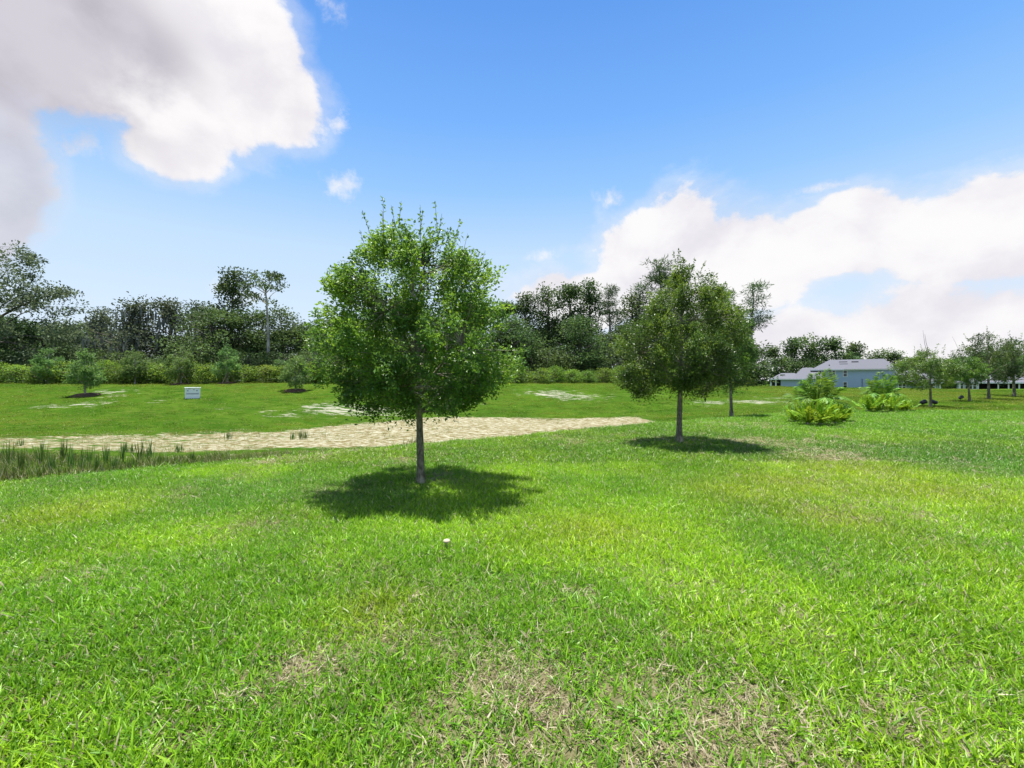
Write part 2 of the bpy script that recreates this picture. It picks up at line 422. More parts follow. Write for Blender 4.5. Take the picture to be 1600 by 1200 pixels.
# ------------------------------------------------------------------ ground sheets
def axis(fine0, fine1, step, lo, hi):
    a = list(np.arange(fine0, fine1 + 1e-6, step)); d = step
    while a[-1] < hi: d *= 1.35; a.append(a[-1] + d)
    d = step
    while a[0] > lo: d *= 1.35; a.insert(0, a[0] - d)
    return np.array(a)
gx = axis(-60, 62, .4, -2500, 2500); gy = axis(-2, 84, .35, -300, 2800)
XX, YY = np.meshgrid(gx, gy); ZZ = terrain(XX, YY)
EE, FF, CC = edge(XX), toe(XX), crest(XX)
bank_a = sm((YY - EE + .1) / .35)
S0 = np.interp(XX, [-40, -19, -13.3, -6.2, -2.7, 1.5, 8], [17, 16.5, 15.2, 16.6, 17.2, 18.2, 24.5])
sand_a = sm((YY - S0) / 1.6) * (1 - sm((YY - FF - .2) / 2.2)) * (1 - sm((XX - 7.6) / 1.6))
sand_a = sand_a * np.interp(XX, [-40, -16, -8, -3, 9], [.55, .62, .74, 1.05, 1.2])
sand_a = np.where(YY < EE + 1.0, 0, sand_a)
FLECKS = [(545, 640, 4.5, .9), (600, 640, 3.5, .8), (440, 648, 3, .6), (870, 616, 4.5, .85), (900, 620, 4, .8), (1110, 629, 3, .8), (1180, 628, 3.5, .9), (1210, 622, 3, .6),
          (135, 631, 2.2, .8), (170, 612, 2.5, .8), (185, 617, 2, .7), (85, 635, 2, .8), (250, 626, 1.5, .6), (360, 640, 2, .5), (1000, 615, 3, .55), (1240, 612, 3, .6), (720, 628, 3, .7)]
fleck_a = np.zeros_like(XX)
for u, v, r, s in FLECKS:
    p = G(u, v); fleck_a = np.maximum(fleck_a, s * .78 * np.exp(-(((XX - p[0]) / r) ** 2 + ((YY - p[1]) / (r * .75)) ** 2)))
fleck_a = np.where(YY < EE + 2, 0, fleck_a)
wood_a = sm((YY - CC - 1.5) / 3) * (1 - sm((XX - 26) / 10)) * (1 - sm((np.hypot(XX, YY) - 150) / 60))
# worn, straw-coloured places in the lawn (position, radius, strength)
DRY = [(600, 1005, .22, .8), (480, 1045, .22, .95), (560, 1040, .2, .5), (800, 1075, .42, .85), (720, 1150, .3, .7), (860, 1130, .3, .8), (1060, 1130, .35, 1.0), (1140, 1110, .35, .9), (1090, 1180, .3, 1.0),
       (1040, 905, .35, .5), (1330, 745, 1.3, .5), (1400, 800, .8, .7), (1290, 800, .6, .55), (1500, 842, .5, .5), (1440, 760, .9, .4), (1560, 770, .8, .5), (1260, 985, .3, .6), (1420, 1150, .35, .5),
       (565, 890, .25, .5), (410, 825, .5, .45), (690, 748, .45, .95), (620, 720, .7, .5), (740, 752, .4, .6), (520, 765, .6, .5), (1060, 688, .9, .5), (300, 1100, .3, .3), (905, 950, .25, .45), (1010, 1010, .3, .5), (120, 900, .4, .3), (1250, 880, .5, .3), (1530, 1080, .3, .5)]
DRYP = [(G(u, v), r * 1.15, s) for u, v, r, s in DRY]
def dryness(x, y):
    n = fbm(x, y, .55, 4, 31)
    d = .62 * sm((fbm(x, y, 2.3, 4, 77) - .53) / .22)
    for p, r, s in DRYP:
        d = np.maximum(d, s * np.exp(-((x - p[0]) ** 2 + (y - p[1]) ** 2) / r ** 2))
    return np.clip(d * (.55 + 1.3 * n), 0, 1)
dry_a = dryness(XX, YY)
nx = len(gx); ny = len(gy)
ii, jj = np.meshgrid(np.arange(nx - 1), np.arange(ny - 1))
quads = np.stack([jj * nx + ii, jj * nx + ii + 1, (jj + 1) * nx + ii + 1, (jj + 1) * nx + ii], -1).reshape(-1, 4)
xc = XX[:-1, :-1].ravel(); yc = YY[:-1, :-1].ravel()
region = np.where(yc < edge(xc), 0, np.where((yc < toe(xc) + .8) & (xc < 9) & (yc > 0), 1, 2))
V = np.stack([XX, YY, ZZ], -1).reshape(-1, 3)
for r, (nm, lab) in enumerate([('lawn', 'bright green mown lawn with straw-coloured worn patches'), ('dry_pond_bed', 'sandy bed of the dried-out pond below the lawn'), ('grass_bank', 'olive green grass bank rising beyond the dry pond')]):
    q = quads[region == r]; used, inv = np.unique(q, return_inverse=True)
    at_ = {k: a.ravel()[used] for k, a in dict(bank=bank_a, sand=sand_a, fleck=fleck_a, wood=wood_a, dry=dry_a).items()}
    o = link(nm, mesh_np(nm, V[used], [inv.reshape(-1, 4)], M['ground'], at_, smooth=True))
    setp(o, lab, 'ground', kind='structure')

# ------------------------------------------------------------------ grass (scattered tufts; one object per kind)
def blade_tuft(name, seed, n, rad, h, w, lay, seg=2, dry=0.0, curve=.5, mat='blade'):
    r = np.random.default_rng(seed)
    a = r.uniform(0, 2 * np.pi, n); q = rad * np.sqrt(r.uniform(0, 1, n))
    P = np.stack([q * np.cos(a), q * np.sin(a), np.full(n, -.012)], -1)
    th = r.uniform(0, 2 * np.pi, n); tilt = np.clip(r.normal(lay, .28, n), .05, 1.5)
    D = np.stack([np.sin(tilt) * np.cos(th), np.sin(tilt) * np.sin(th), np.cos(tilt)], -1)
    S = np.stack([-np.sin(th), np.cos(th), 0 * th], -1)
    roll = r.normal(0, .6, n)[:, None]
    S = unit(S * np.cos(roll) + np.cross(D, S) * np.sin(roll))
    L = h * r.uniform(.55, 1.25, n); Wd = w * r.uniform(.6, 1.25, n)
    droop = curve * r.uniform(.3, 1.2, n)
    rows = []
    for k in range(seg + 1):
        t = k / seg
        c = P + D * (L * t)[:, None]; c[:, 2] -= droop * L * t * t * .55 * np.sin(tilt + .25)
        c[:, 2] = np.maximum(c[:, 2], -.012 + .01 * t)
        wd = Wd * (1 - t ** 2.2) * .5
        if k < seg: rows += [c + S * wd[:, None], c - S * wd[:, None]]
        else: rows += [c]
    v = np.stack(rows, 1); m = v.shape[1]; v = v.reshape(-1, 3)
    i = np.arange(n)[:, None] * m
    f4 = [i + np.array([[2 * k, 2 * k + 1, 2 * k + 3, 2 * k + 2]]) for k in range(seg - 1)]
    f3 = i + np.array([[2 * (seg - 1), 2 * (seg - 1) + 1, 2 * seg]])
    fs = ([np.concatenate(f4)] if f4 else []) + [f3]
    rn = np.repeat(r.uniform(0, 1, n), m); dr = np.repeat((r.uniform(0, 1, n) < dry).astype(float), m)
    me = mesh_np(name, v, fs, M[mat], dict(rnd=rn, dry=dr))
    return bpy.data.objects.new(name, me)
def tuft_coll(name, objs):
    c = bpy.data.collections.new(name)
    for o in objs: c.objects.link(o)
    return c
def scatter(name, pts, scl, vid, tint, coll, label):
    n = len(pts)
    me = bpy.data.meshes.new(name); me.vertices.add(n); me.vertices.foreach_set('co', pts.astype(np.float32).ravel())
    rot = np.zeros((n, 3), np.float32); rot[:, 2] = rng.uniform(0, 6.283, n); rot[:, 0] = rng.normal(0, .1, n); rot[:, 1] = rng.normal(0, .1, n)
    me.attributes.new('rot', 'FLOAT_VECTOR', 'POINT').data.foreach_set('vector', rot.ravel())
    me.attributes.new('scl', 'FLOAT', 'POINT').data.foreach_set('value', scl.astype(np.float32))
    me.attributes.new('vid', 'INT', 'POINT').data.foreach_set('value', vid.astype(np.int32))
    tc4 = np.concatenate([tint, np.ones((n, 1))], 1).astype(np.float32)
    me.attributes.new('tint', 'FLOAT_COLOR', 'POINT').data.foreach_set('color', tc4.ravel())
    o = link(name, me); setp(o, label, 'grass', kind='stuff')
    ng = bpy.data.node_groups.new(name + '_scatter', 'GeometryNodeTree')
    ng.interface.new_socket('Geometry', in_out='INPUT', socket_type='NodeSocketGeometry')
    ng.interface.new_socket('Geometry', in_out='OUTPUT', socket_type='NodeSocketGeometry')
    N = ng.nodes; L = ng.links
    gi = N.new('NodeGroupInput'); go = N.new('NodeGroupOutput')
    ci = N.new('GeometryNodeCollectionInfo'); ci.inputs['Collection'].default_value = coll
    ci.inputs['Separate Children'].default_value = True; ci.inputs['Reset Children'].default_value = True
    iop = N.new('GeometryNodeInstanceOnPoints'); iop.inputs['Pick Instance'].default_value = True
    def na(nm, ty):
        a = N.new('GeometryNodeInputNamedAttribute'); a.data_type = ty; a.inputs[0].default_value = nm; return a.outputs[0]
    e2r = N.new('FunctionNodeEulerToRotation'); L.new(na('rot', 'FLOAT_VECTOR'), e2r.inputs[0])
    L.new(gi.outputs[0], iop.inputs['Points']); L.new(ci.outputs[0], iop.inputs['Instance'])
    L.new(na('vid', 'INT'), iop.inputs['Instance Index']); L.new(e2r.outputs[0], iop.inputs['Rotation'])
    L.new(na('scl', 'FLOAT'), iop.inputs['Scale']); L.new(iop.outputs[0], go.inputs[0])
    md = o.modifiers.new('scatter', 'NODES'); md.node_group = ng
    return o
def spread(n, d0, d1, side=1.32, extra=1.5, p=2.0):
    """random ground positions inside a wide wedge in front of the house"""
    y = (rng.uniform(d0 ** p, d1 ** p, n)) ** (1 / p); x = rng.uniform(-1, 1, n) * (y * side + extra)
    return x, y
def lawn_tint(x, y):
    n = fbm(x, y, 1.6, 4, 3)[:, None]; n2 = fbm(x, y, 3.2, 4, 13)[:, None]; k = rng.uniform(.8, 1.2, (len(x), 1)) * (.85 + .4 * fbm(x, y, .7, 3, 23)[:, None])
    a = np.array([.125, .285, .014]); b = np.array([.205, .375, .016]); c = np.array([.080, .215, .026])
    t = a + (b - a) * sm((n - .42) / .25); t = t + (c - t) * sm((n2 - .52) / .2) * .7
    # brighter green turf towards the palms; yellowed turf in the middle of the lawn
    far_ = (sm((y - 11) / 5) * sm((x - 4) / 6))[:, None]; t = t + (np.array([.150, .365, .012]) - t) * far_ * .75
    yel = np.zeros(len(x))
    for u_, v_, r_ in ((1160, 770, .9), (1230, 760, 1.1), (1340, 735, 1.3), (1450, 770, 1.0), (930, 830, .6), (580, 960, .35), (1300, 810, .7), (120, 800, .8)):
        p = G(u_, v_); yel = np.maximum(yel, np.exp(-((x - p[0]) ** 2 + (y - p[1]) ** 2) / r_ ** 2))
    t = t + (np.array([.27, .35, .025]) - t) * yel[:, None] * .7
    return t * k * .88
# near lawn: broad coarse blades
near = [blade_tuft('lawn_tuft_%02d' % i, 100 + i, 95, .16, .080, .0072, .82, 3, .10) for i in range(6)] + \
       [blade_tuft('lawn_tuft_%02d' % (6 + i), 120 + i, 95, .16, .070, .0055, 1.15, 2, .82) for i in range(4)]
cnear = tuft_coll('lawn_tufts', near)
x, y = spread(27000, 1.2, 8.5)
k = y < edge(x) - .1; x, y = x[k], y[k]
dr = dryness(x, y); vid = np.where(rng.uniform(0, 1, len(x)) < dr * .84, rng.integers(6, 10, len(x)), rng.integers(0, 6, len(x)))
keep = rng.uniform(0, 1, len(x)) > -1; x, y, vid = x[keep], y[keep], vid[keep]
scatter('lawn_grass', np.stack([x, y, terrain(x, y)], -1), rng.uniform(.75, 1.3, len(x)) * (1 + .25 * (fbm(x, y, .9, 3, 41) - .5)), vid, lawn_tint(x, y) * 1.15, cnear, 'coarse bright green lawn grass with dry straw patches')
mid = [blade_tuft('mid_tuft_%02d' % i, 200 + i, 120, .30, .080, .010, .85, 2, .09) for i in range(5)] + \
      [blade_tuft('mid_tuft_%02d' % (5 + i), 220 + i, 80, .30, .07, .009, 1.1, 2, .7) for i in range(3)]
cmid = tuft_coll('mid_tufts', mid)
x, y = spread(30000, 8.0, 25, 1.28, 2, 1.5)
k = y < edge(x) - .12; x, y = x[k], y[k]
dr = dryness(x, y); vid = np.where(rng.uniform(0, 1, len(x)) < dr, rng.integers(5, 8, len(x)), rng.integers(0, 5, len(x)))
scatter('lawn_grass', np.stack([x, y, terrain(x, y)], -1), rng.uniform(.75, 1.3, len(x)), vid, lawn_tint(x, y) * .9, cmid, 'mown lawn grass around the young oak trunks')
# bank turf
far = [blade_tuft('bank_tuft_%02d' % i, 300 + i, 110, .55, .10, .018, .7, 1, .08, .5, 'turf_blade') for i in range(5)]
cfar = tuft_coll('bank_tufts', far)
x = rng.uniform(-62, 70, 26000); y = rng.uniform(10, 74, 26000)
e = edge(x); f = toe(x); c = crest(x)
inbank = (y > np.maximum(e + .4, np.where(x < 9, f + .6, 0))) & (y < c + 3) & (np.abs(x) < y * 1.3 + 2)
x, y = x[inbank], y[inbank]
fl = np.zeros(len(x))
for u, v, r, s in FLECKS:
    p = G(u, v); fl = np.maximum(fl, s * np.exp(-(((x - p[0]) / r) ** 2 + ((y - p[1]) / (r * .75)) ** 2)))
k = rng.uniform(0, 1, len(x)) > fl * .8; x, y = x[k], y[k]
n = (.6 * fbm(x * .5, y, 5, 4, 91) + .4 * fbm(x * .4, y, 1.4, 3, 92))[:, None]
tint = np.array([.062, .150, .011]) + (np.array([.175, .215, .03]) - np.array([.066, .150, .011])) * sm((n - .36) / .26)
scatter('bank_grass', np.stack([x, y, terrain(x, y)], -1), rng.uniform(.7, 1.2, len(x)), rng.integers(0, 5, len(x)), tint * rng.uniform(.85, 1.15, (len(x), 1)), cfar, 'short olive green turf on the bank below the hedge')
# rough wet-ground growth between lawn and sand
rough = [blade_tuft('rough_tuft_%02d' % i, 400 + i, 60, .38, .30, .012, .35, 2, .18) for i in range(4)] + \
        [blade_tuft('rough_tuft_%02d' % (4 + i), 420 + i, 50, .35, .12, .012, .8, 2, .55) for i in range(3)]
crough = tuft_coll('rough_tufts', rough)
x = rng.uniform(-40, 9, 14000); y = rng.uniform(0, 34, 14000)
e = edge(x); f = toe(x)
s0 = np.interp(x, [-40, -19, -13.3, -6.2, -2.7, 1.5, 8], [17, 16.5, 15.2, 16.6, 17.2, 18.2, 24.5])
p_ = np.where(y < s0, np.interp(x, [-40, -9, -5, 0, 8], [1, .95, .6, .25, .2]), np.interp(x, [-40, -16, -8, -3, 9], [.22, .2, .16, .03, .015]))
p_ = p_ * (.3 + 1.2 * fbm(x, y, 2.2, 3, 55))
k = (y > e + .35) & (y < f + 1.5) & (rng.uniform(0, 1, len(x)) < p_); x, y = x[k], y[k]
tall = np.interp(x, [-20, -10, -5, 0], [1, .85, .25, .05]) * (y < np.interp(x, [-40, -19, -13.3, -6.2, 0], [16.5, 16, 14.7, 15, 15]))
vid = np.where(rng.uniform(0, 1, len(x)) < tall, rng.integers(0, 4, len(x)), rng.integers(4, 7, len(x)))
n = fbm(x, y, 3, 3, 61)[:, None]
tint = np.array([.085, .155, .022]) * (1 - n) * 1.5 + np.array([.17, .15, .035]) * n * np.where(vid > 3, 1.1, .35)[:, None]
scatter('pond_edge_grass', np.stack([x, y, terrain(x, y)], -1), rng.uniform(.6, 1.25, len(x)), vid, tint, crough, 'tall rough grass growing between the lawn and pond sand')
# longer fringe where the mower stops
x = rng.uniform(-30, 26, 2600); y = edge(x) + rng.normal(.0, .12, len(x))
k = (y > 1) & (np.abs(x) < y * 1.35 + 2); x, y = x[k], y[k]
scatter('lawn_fringe_grass', np.stack([x, y, terrain(x, y)], -1), rng.uniform(.9, 1.6, len(x)), rng.integers(0, 5, len(x)), lawn_tint(x, y) * .95, cmid, 'longer grass fringe along the mown lawn edge')

# ------------------------------------------------------------------ trees
def oak_parts(seed, H, trunk_h, zs, rl, rr, rd, r0, lean=(0, 0), n_spray=300, per=60, L=.05, Wd=.024, spray=.38, limbs=13, up=.45, shoots=14, density_in=.35):
    """young oak: trunk path, limbs, and leaf sprays filling an uneven crown. zs heights, rl/rr/rd crown radii to -x, +x and along y"""
    r = np.random.default_rng(seed)
    tt = np.linspace(0, 1, 12)
    trunk = np.stack([lean[0] * tt ** 1.2 + .02 * np.sin(tt * 7 + seed) * tt, lean[1] * tt ** 1.2 + .02 * np.cos(tt * 6 + seed) * tt, H * .9 * tt], -1)
    tr_at = lambda z: np.stack([np.interp(z, trunk[:, 2], trunk[:, 0]), np.interp(z, trunk[:, 2], trunk[:, 1]), z], -1)
    rad = r0 * (1 - tt) ** .8 * (1 + .5 * np.exp(-tt * 40)) + .006
    def env(z, ph):
        c = np.cos(ph); side = np.where(c > 0, np.interp(z, zs, rr), np.interp(z, zs, rl)); dep = np.interp(z, zs, rd)
        return 1 / np.sqrt((c / side) ** 2 + (np.sin(ph) / dep) ** 2 + 1e-9)
    # spray tips
    w = (np.interp(np.linspace(zs[0], zs[-1], 200), zs, rl) + np.interp(np.linspace(zs[0], zs[-1], 200), zs, rr)) ** 1.6
    z = np.interp(r.uniform(0, 1, n_spray), np.cumsum(w) / w.sum(), np.linspace(zs[0], zs[-1], 200))
    ph = r.uniform(0, 2 * np.pi, n_spray)
    lump = .90 + .54 * vnoise(ph * 1.9 + 9, z / zs[-1] * 9, 1.0, seed)
    q = density_in + (1 - density_in) * r.uniform(0, 1, n_spray) ** .55
    rho = env(z, ph) * lump * q
    c0 = tr_at(z); tips = c0 + np.stack([rho * np.cos(ph), rho * np.sin(ph), 0 * z], -1)
    ncl = max(12, n_spray // 11); ctr = tips[r.choice(n_spray, ncl, replace=False)]
    near_c = ctr[np.argmin(((tips[:, None] - ctr[None]) ** 2).sum(-1), 1)]; tips = tips + (near_c - tips) * .30
    # limbs
    mb = MB(); lim = []
    for k in range(limbs):
        zt = zs[0] + (zs[-1] - zs[0]) * (k + .5) / limbs * .9; a = k * 2.4 + r.uniform(-.4, .4)
        e = float(env(np.array([zt]), np.array([a]))[0]) * .8
        zb = max(trunk_h, zt - e * .75)
        zb = min(zb, H * .82)
        b = tr_at(np.array([zb]))[0]; t_ = tr_at(np.array([zt]))[0] + np.array([e * np.cos(a), e * np.sin(a), 0])
        s = np.linspace(0, 1, 7)[:, None]
        path = b + (t_ - b) * s + np.array([0, 0, .12 * e]) * np.sin(s * np.pi) + r.normal(0, .02 * e, (7, 3)) * s
        rb = r0 * .42 * (1 - zb / H) ** .6 + .006
        lim.append(path); mb.tube(path, np.linspace(rb, .005, 7), 5, False)
    lp = np.concatenate(lim + [trunk[trunk[:, 2] > trunk_h]])
    P, D, Nn = [], [], []
    for i in range(n_spray):
        d = np.linalg.norm(lp - tips[i], axis=1) + .8 * np.maximum(0, lp[:, 2] - tips[i][2] + .05)
        b = lp[np.argmin(d)]
        out = unit(tips[i] - c0[i] + 1e-6); dv = unit(out * r.uniform(.4, 1) + np.array([0, 0, up * r.uniform(-.6, 1.5)]) + r.normal(0, .3, 3))
        s = np.linspace(0, 1, 4)[:, None]; st = tips[i] - dv * spray * .5; en = tips[i] + dv * spray * .5
        mb.tube(np.concatenate([b + (st - b) * s[:3] + np.array([0, 0, .04]) * np.sin(s[:3] * 3), [en]]), [.008, .006, .005, .002], 3, False)
        m = int(per * r.uniform(.6, 1.4)); t = r.uniform(-.1, 1.05, m)
        off = r.normal(0, spray * .20, (m, 3)) * (1.1 - t[:, None] * .75)
        P.append(st + (en - st) * t[:, None] + off); dd = unit(dv * .8 + off * 3 + r.normal(0, .7, (m, 3)))
        D.append(dd); Nn.append(unit(np.array([0, 0, 1.0]) + r.normal(0, .75, (m, 3))))
    for k in range(shoots):   # wiry new shoots poking out of the outline
        zt = np.interp(r.uniform(.35, 1), [0, 1], [zs[0], zs[-1]]); a = r.uniform(0, 6.283)
        e = float(env(np.array([zt]), np.array([a]))[0])
        b = tr_at(np.array([zt]))[0] + np.array([np.cos(a), np.sin(a), 0]) * e * .85
        top = (zt - zs[0]) / (zs[-1] - zs[0])
        dv = unit(np.array([np.cos(a) * (1.1 - top), np.sin(a) * (1.1 - top), .15 + 1.1 * top]) + r.normal(0, .2, 3)); ln = r.uniform(.3, .55) * spray / .38
        pa = np.stack([b, b + dv * ln * .5, b + dv * ln + np.array([0, 0, .03])]); mb.tube(pa, [.006, .004, .002], 3, False)
        m = max(6, per // 4); t = r.uniform(0, 1, m)[:, None]
        P.append(b + dv * ln * t); D.append(unit(dv * .5 + r.normal(0, .8, (m, 3)))); Nn.append(unit(np.array([0, 0, 1.]) + r.normal(0, .8, (m, 3))))
    P, D, Nn = map(np.concatenate, (P, D, Nn))
    ln = L * r.uniform(.6, 1.3, len(P))
    v, f = leaves(P, D, Nn, ln, ln * Wd / L)
    hgt = (P[:, 2] - zs[0]) / (zs[-1] - zs[0])
    rn = np.clip(.45 * r.uniform(0, 1, len(P)) + .75 * (vnoise(P[:, 0] * 1.7 + P[:, 2], P[:, 1] * 1.7 + P[:, 2] * 2, spray * 1.6, seed) - .15), 0, 1)
    return trunk, rad, mb, v, f, np.repeat(rn, 4)

def oak(name, loc, label, cat, leafmat, barkmat='oak_bark', group=None, rz=0, **kw):
    t = thing(name, loc, label, cat, group, rz)
    trunk, rad, mb, v, f, rn = oak_parts(**kw)
    tb = MB(); base = trunk.copy(); base[0, 2] = -.12
    # gnarly trunk: denser rings with slight irregularity
    zz = np.linspace(base[0, 2], base[-1, 2], 40); tp = np.stack([np.interp(zz, base[:, 2], base[:, 0]), np.interp(zz, base[:, 2], base[:, 1]), zz], -1)
    rr_ = np.interp(zz, base[:, 2], rad) * (1 + .12 * (vnoise(zz, zz * 0, .12, kw['seed']) - .5))
    tb.tube(tp, rr_, 10); tb.obj('trunk', M[barkmat], t, True)
    mb.obj('branches', M[barkmat], t)['kind'] = 'stuff'
    link('crown', mesh_np('crown', v, [f], M[leafmat], dict(rnd=rn)), t)['kind'] = 'stuff'
    return t

def prof(d, uc, vb, rows):
    """crown outline read as (row, left, right) pixels about the trunk line, turned into metres at distance d"""
    s = d / F_PX
    rows = sorted(rows, key=lambda q: -q[0])
    zs = [(vb - r[0]) * s for r in rows]; rl = [max(.05, (uc - r[1]) * s) for r in rows]; rr = [max(.05, (r[2] - uc) * s) for r in rows]
    return zs, rl, rr, [(a + b) / 2 for a, b in zip(rl, rr)]

def lawn_oak(name, u, v, rows, label, seed, trunk_px, r0_px, lean_px=0, leafmat='oak_leaf', **kw):
    p = G(u, v); d = p[1]; s = d / F_PX
    zs, rl, rr, rd = prof(d, u, v, rows)
    ln = lean_px * s; H = zs[-1]
    # the outline is measured about the foot; the trunk may lean, so shift with it
    rl = [max(.08, a + ln * (z / H) ** 1.2) for a, z in zip(rl, zs)]; rr = [max(.08, a - ln * (z / H) ** 1.2) for a, z in zip(rr, zs)]
    return oak(name, p, label, 'tree', leafmat, seed=seed, H=H, trunk_h=trunk_px * s, zs=zs, rl=rl, rr=rr, rd=rd, r0=r0_px * s, lean=(ln, 0), **kw)

lawn_oak('young_oak_tree', 658, 756, [(356, 632, 668), (375, 595, 705), (400, 572, 735), (440, 556, 760), (480, 548, 772), (520, 546, 782), (550, 532, 796), (575, 534, 792), (598, 550, 770), (618, 562, 756), (640, 575, 722), (658, 590, 668)],
         'young round-crowned oak on the lawn, larger of the two, with ragged low branches', 11, 110, 5.6, -13, n_spray=680, per=92, L=.055, Wd=.030, shoots=40)
lawn_oak('young_oak_tree', 1061, 692, [(408, 1072, 1092), (440, 1060, 1108), (470, 1020, 1130), (500, 995, 1138), (530, 988, 1142), (560, 978, 1140), (585, 976, 1136), (605, 990, 1128), (618, 1010, 1095)],
         'young oak with pointed crown top and upright trunk on the lawn near the palms', 12, 90, 4.2, 6, n_spray=600, per=85, L=.060, Wd=.033, spray=.42, shoots=16, leafmat='oak_leaf_dark')
lawn_oak('leaning_oak_tree', 1143, 651, [(455, 1120, 1135), (480, 1105, 1150), (510, 1095, 1165), (540, 1092, 1172), (570, 1092, 1172), (595, 1100, 1160), (608, 1120, 1150)],
         'slim oak with leaning trunk at the lawn edge behind the pointed oak', 13, 60, 2.3, -9, n_spray=300, per=70, L=.080, Wd=.038, spray=.5, shoots=8, leafmat='oak_leaf_dark')
lawn_oak('small_oak_tree', 1454, 635, [(545, 1448, 1462), (556, 1425, 1470), (570, 1412, 1478), (585, 1408, 1484), (597, 1416, 1486), (606, 1430, 1466)],
         'small oak with bare top shoots, black spotlights at its foot', 14, 30, 1.7, -1, n_spray=240, per=60, L=.10, Wd=.045, spray=.5, shoots=8, leafmat='oak_leaf_dark')
lawn_oak('small_oak_tree', 1515, 627, [(558, 1498, 1512), (570, 1488, 1525), (582, 1480, 1532), (594, 1484, 1532), (602, 1495, 1522)],
         'small leaning oak with forked bare top, beside a single black spotlight', 15, 24, 1.5, -5, n_spray=200, per=56, L=.11, Wd=.05, spray=.55, shoots=6, leafmat='oak_leaf_dark')
lawn_oak('open_crowned_tree', 1545, 624, [(520, 1538, 1550), (534, 1518, 1566), (552, 1512, 1576), (570, 1518, 1580), (585, 1522, 1572), (596, 1535, 1560)],
         'tall open-crowned tree standing alone on the bank turf beyond the small oaks', 16, 28, 1.8, -2, n_spray=200, per=44, L=.14, Wd=.07, spray=.75, shoots=10, leafmat='wood_leaf')
lawn_oak('open_crowned_tree', 1585, 619, [(528, 1590, 1612), (545, 1562, 1640), (565, 1556, 1650), (585, 1560, 1640), (598, 1572, 1610)],
         'dark spreading tree with leaning trunk in front of the white porch posts', 17, 24, 1.8, -4, n_spray=220, per=46, L=.15, Wd=.08, spray=.8, shoots=8, leafmat='wood_leaf')

# bare top shoots of the two small oaks
def bare_shoots(parent, uv, s, u0, v0):
    for path in uv:
        pts = np.array([((u - u0) * s, 0, (v0 - v) * s) for u, v in path])
        MB().tube(pts, np.linspace(.018, .006, len(pts)), 4).obj('bare_shoot', M['wood_bark'], parent)
smalls = [o for o in COL.objects if o.name.startswith('small_oak_tree')]
bare_shoots(smalls[0], [[(1450, 556), (1445, 538), (1442, 516)], [(1451, 550), (1447, 535), (1445, 522)]], smalls[0].location.y / F_PX, 1454, 635)
bare_shoots(smalls[1], [[(1507, 572), (1499, 548), (1488, 526)], [(1505, 562), (1500, 552), (1498, 540)]], smalls[1].location.y / F_PX, 1515, 627)

# ---- woodland trees: a few kinds of mesh, shared between individuals
def wood_mesh(seed, H, Wc, base, n_cl, per, L, kind='round', flat=.6, holes=.3):
    r = np.random.default_rng(seed)
    tt = np.linspace(0, 1, 9); wob = Wc * .06
    trunk = np.stack([wob * np.sin(tt * 4 + seed) * tt, wob * np.cos(tt * 3.3 + seed) * tt, H * .93 * tt - .4 * (tt == 0)], -1)
    r0 = .018 * H
    tb = MB().tube(trunk, r0 * (1 - tt) ** .7 + .03, 7)
    br = MB(); P, D, Nn = [], [], []
    for i in range(n_cl):
        t = r.uniform(0, 1); z = base + (H - base) * t
        if kind == 'round': R = Wc / 2 * np.sqrt(max(0.02, 1 - (2 * t ** .85 - 1) ** 2 * (1 if t > .35 else .45)))
        elif kind == 'column': R = Wc / 2 * (1 - .75 * t ** 1.5)
        elif kind == 'spread': R = Wc / 2 * (.55 + .45 * np.sin(t * 9 + seed)) * (1 - .45 * t ** 3)
        elif kind == 'pine': R = Wc / 2 * (1.05 - .75 * t) * r.uniform(.5, 1)
        else: R = Wc / 2 * (1 - t * .6)
        a = r.uniform(0, 6.283); q = R * (r.uniform(.25, 1) ** .6)
        q *= .7 + .6 * float(vnoise(a * 1.5, t * 4, 1.0, seed))
        c0 = np.array([np.interp(z, trunk[:, 2], trunk[:, 0]), np.interp(z, trunk[:, 2], trunk[:, 1]), z])
        c = c0 + np.array([q * np.cos(a), q * np.sin(a), 0])
        zb = max(base * .7, z - q * r.uniform(.25, .8)); b = np.array([np.interp(zb, trunk[:, 2], trunk[:, 0]), np.interp(zb, trunk[:, 2], trunk[:, 1]), zb])
        mid = (b + c) / 2 + np.array([0, 0, .08 * q])
        br.tube(np.stack([b, mid, c]), [.012 * H * .35 * (1 - t * .6) + .02, .04, .018], 4, False)
        cr = Wc * r.uniform(.08, .15) + .25
        m = int(per * r.uniform(.6, 1.4))
        off = r.normal(0, 1, (m, 3)); off = unit(off) * (r.uniform(0, 1, (m, 1)) ** .5) * cr * np.array([1.15, 1.15, flat])
        P.append(c + off); D.append(unit(off + r.normal(0, .6, (m, 3)) * cr + np.array([0, 0, .15 * cr])))
        Nn.append(unit(np.array([0, 0, 1.]) + r.normal(0, .8, (m, 3))))
    P, D, Nn = map(np.concatenate, (P, D, Nn))
    ln = L * r.uniform(.6, 1.35, len(P))
    wd = ln * (.6 if kind != 'pine' else .16)
    v, f = leaves(P, D, Nn, ln, wd)
    rn = np.clip(.5 * r.uniform(0, 1, len(P)) + .7 * (vnoise(P[:, 0] + P[:, 2] * .7, P[:, 1] + P[:, 2] * 1.3, Wc * .16, seed) - .2), 0, 1)
    return tb, br, v, f, np.repeat(rn, 4), P

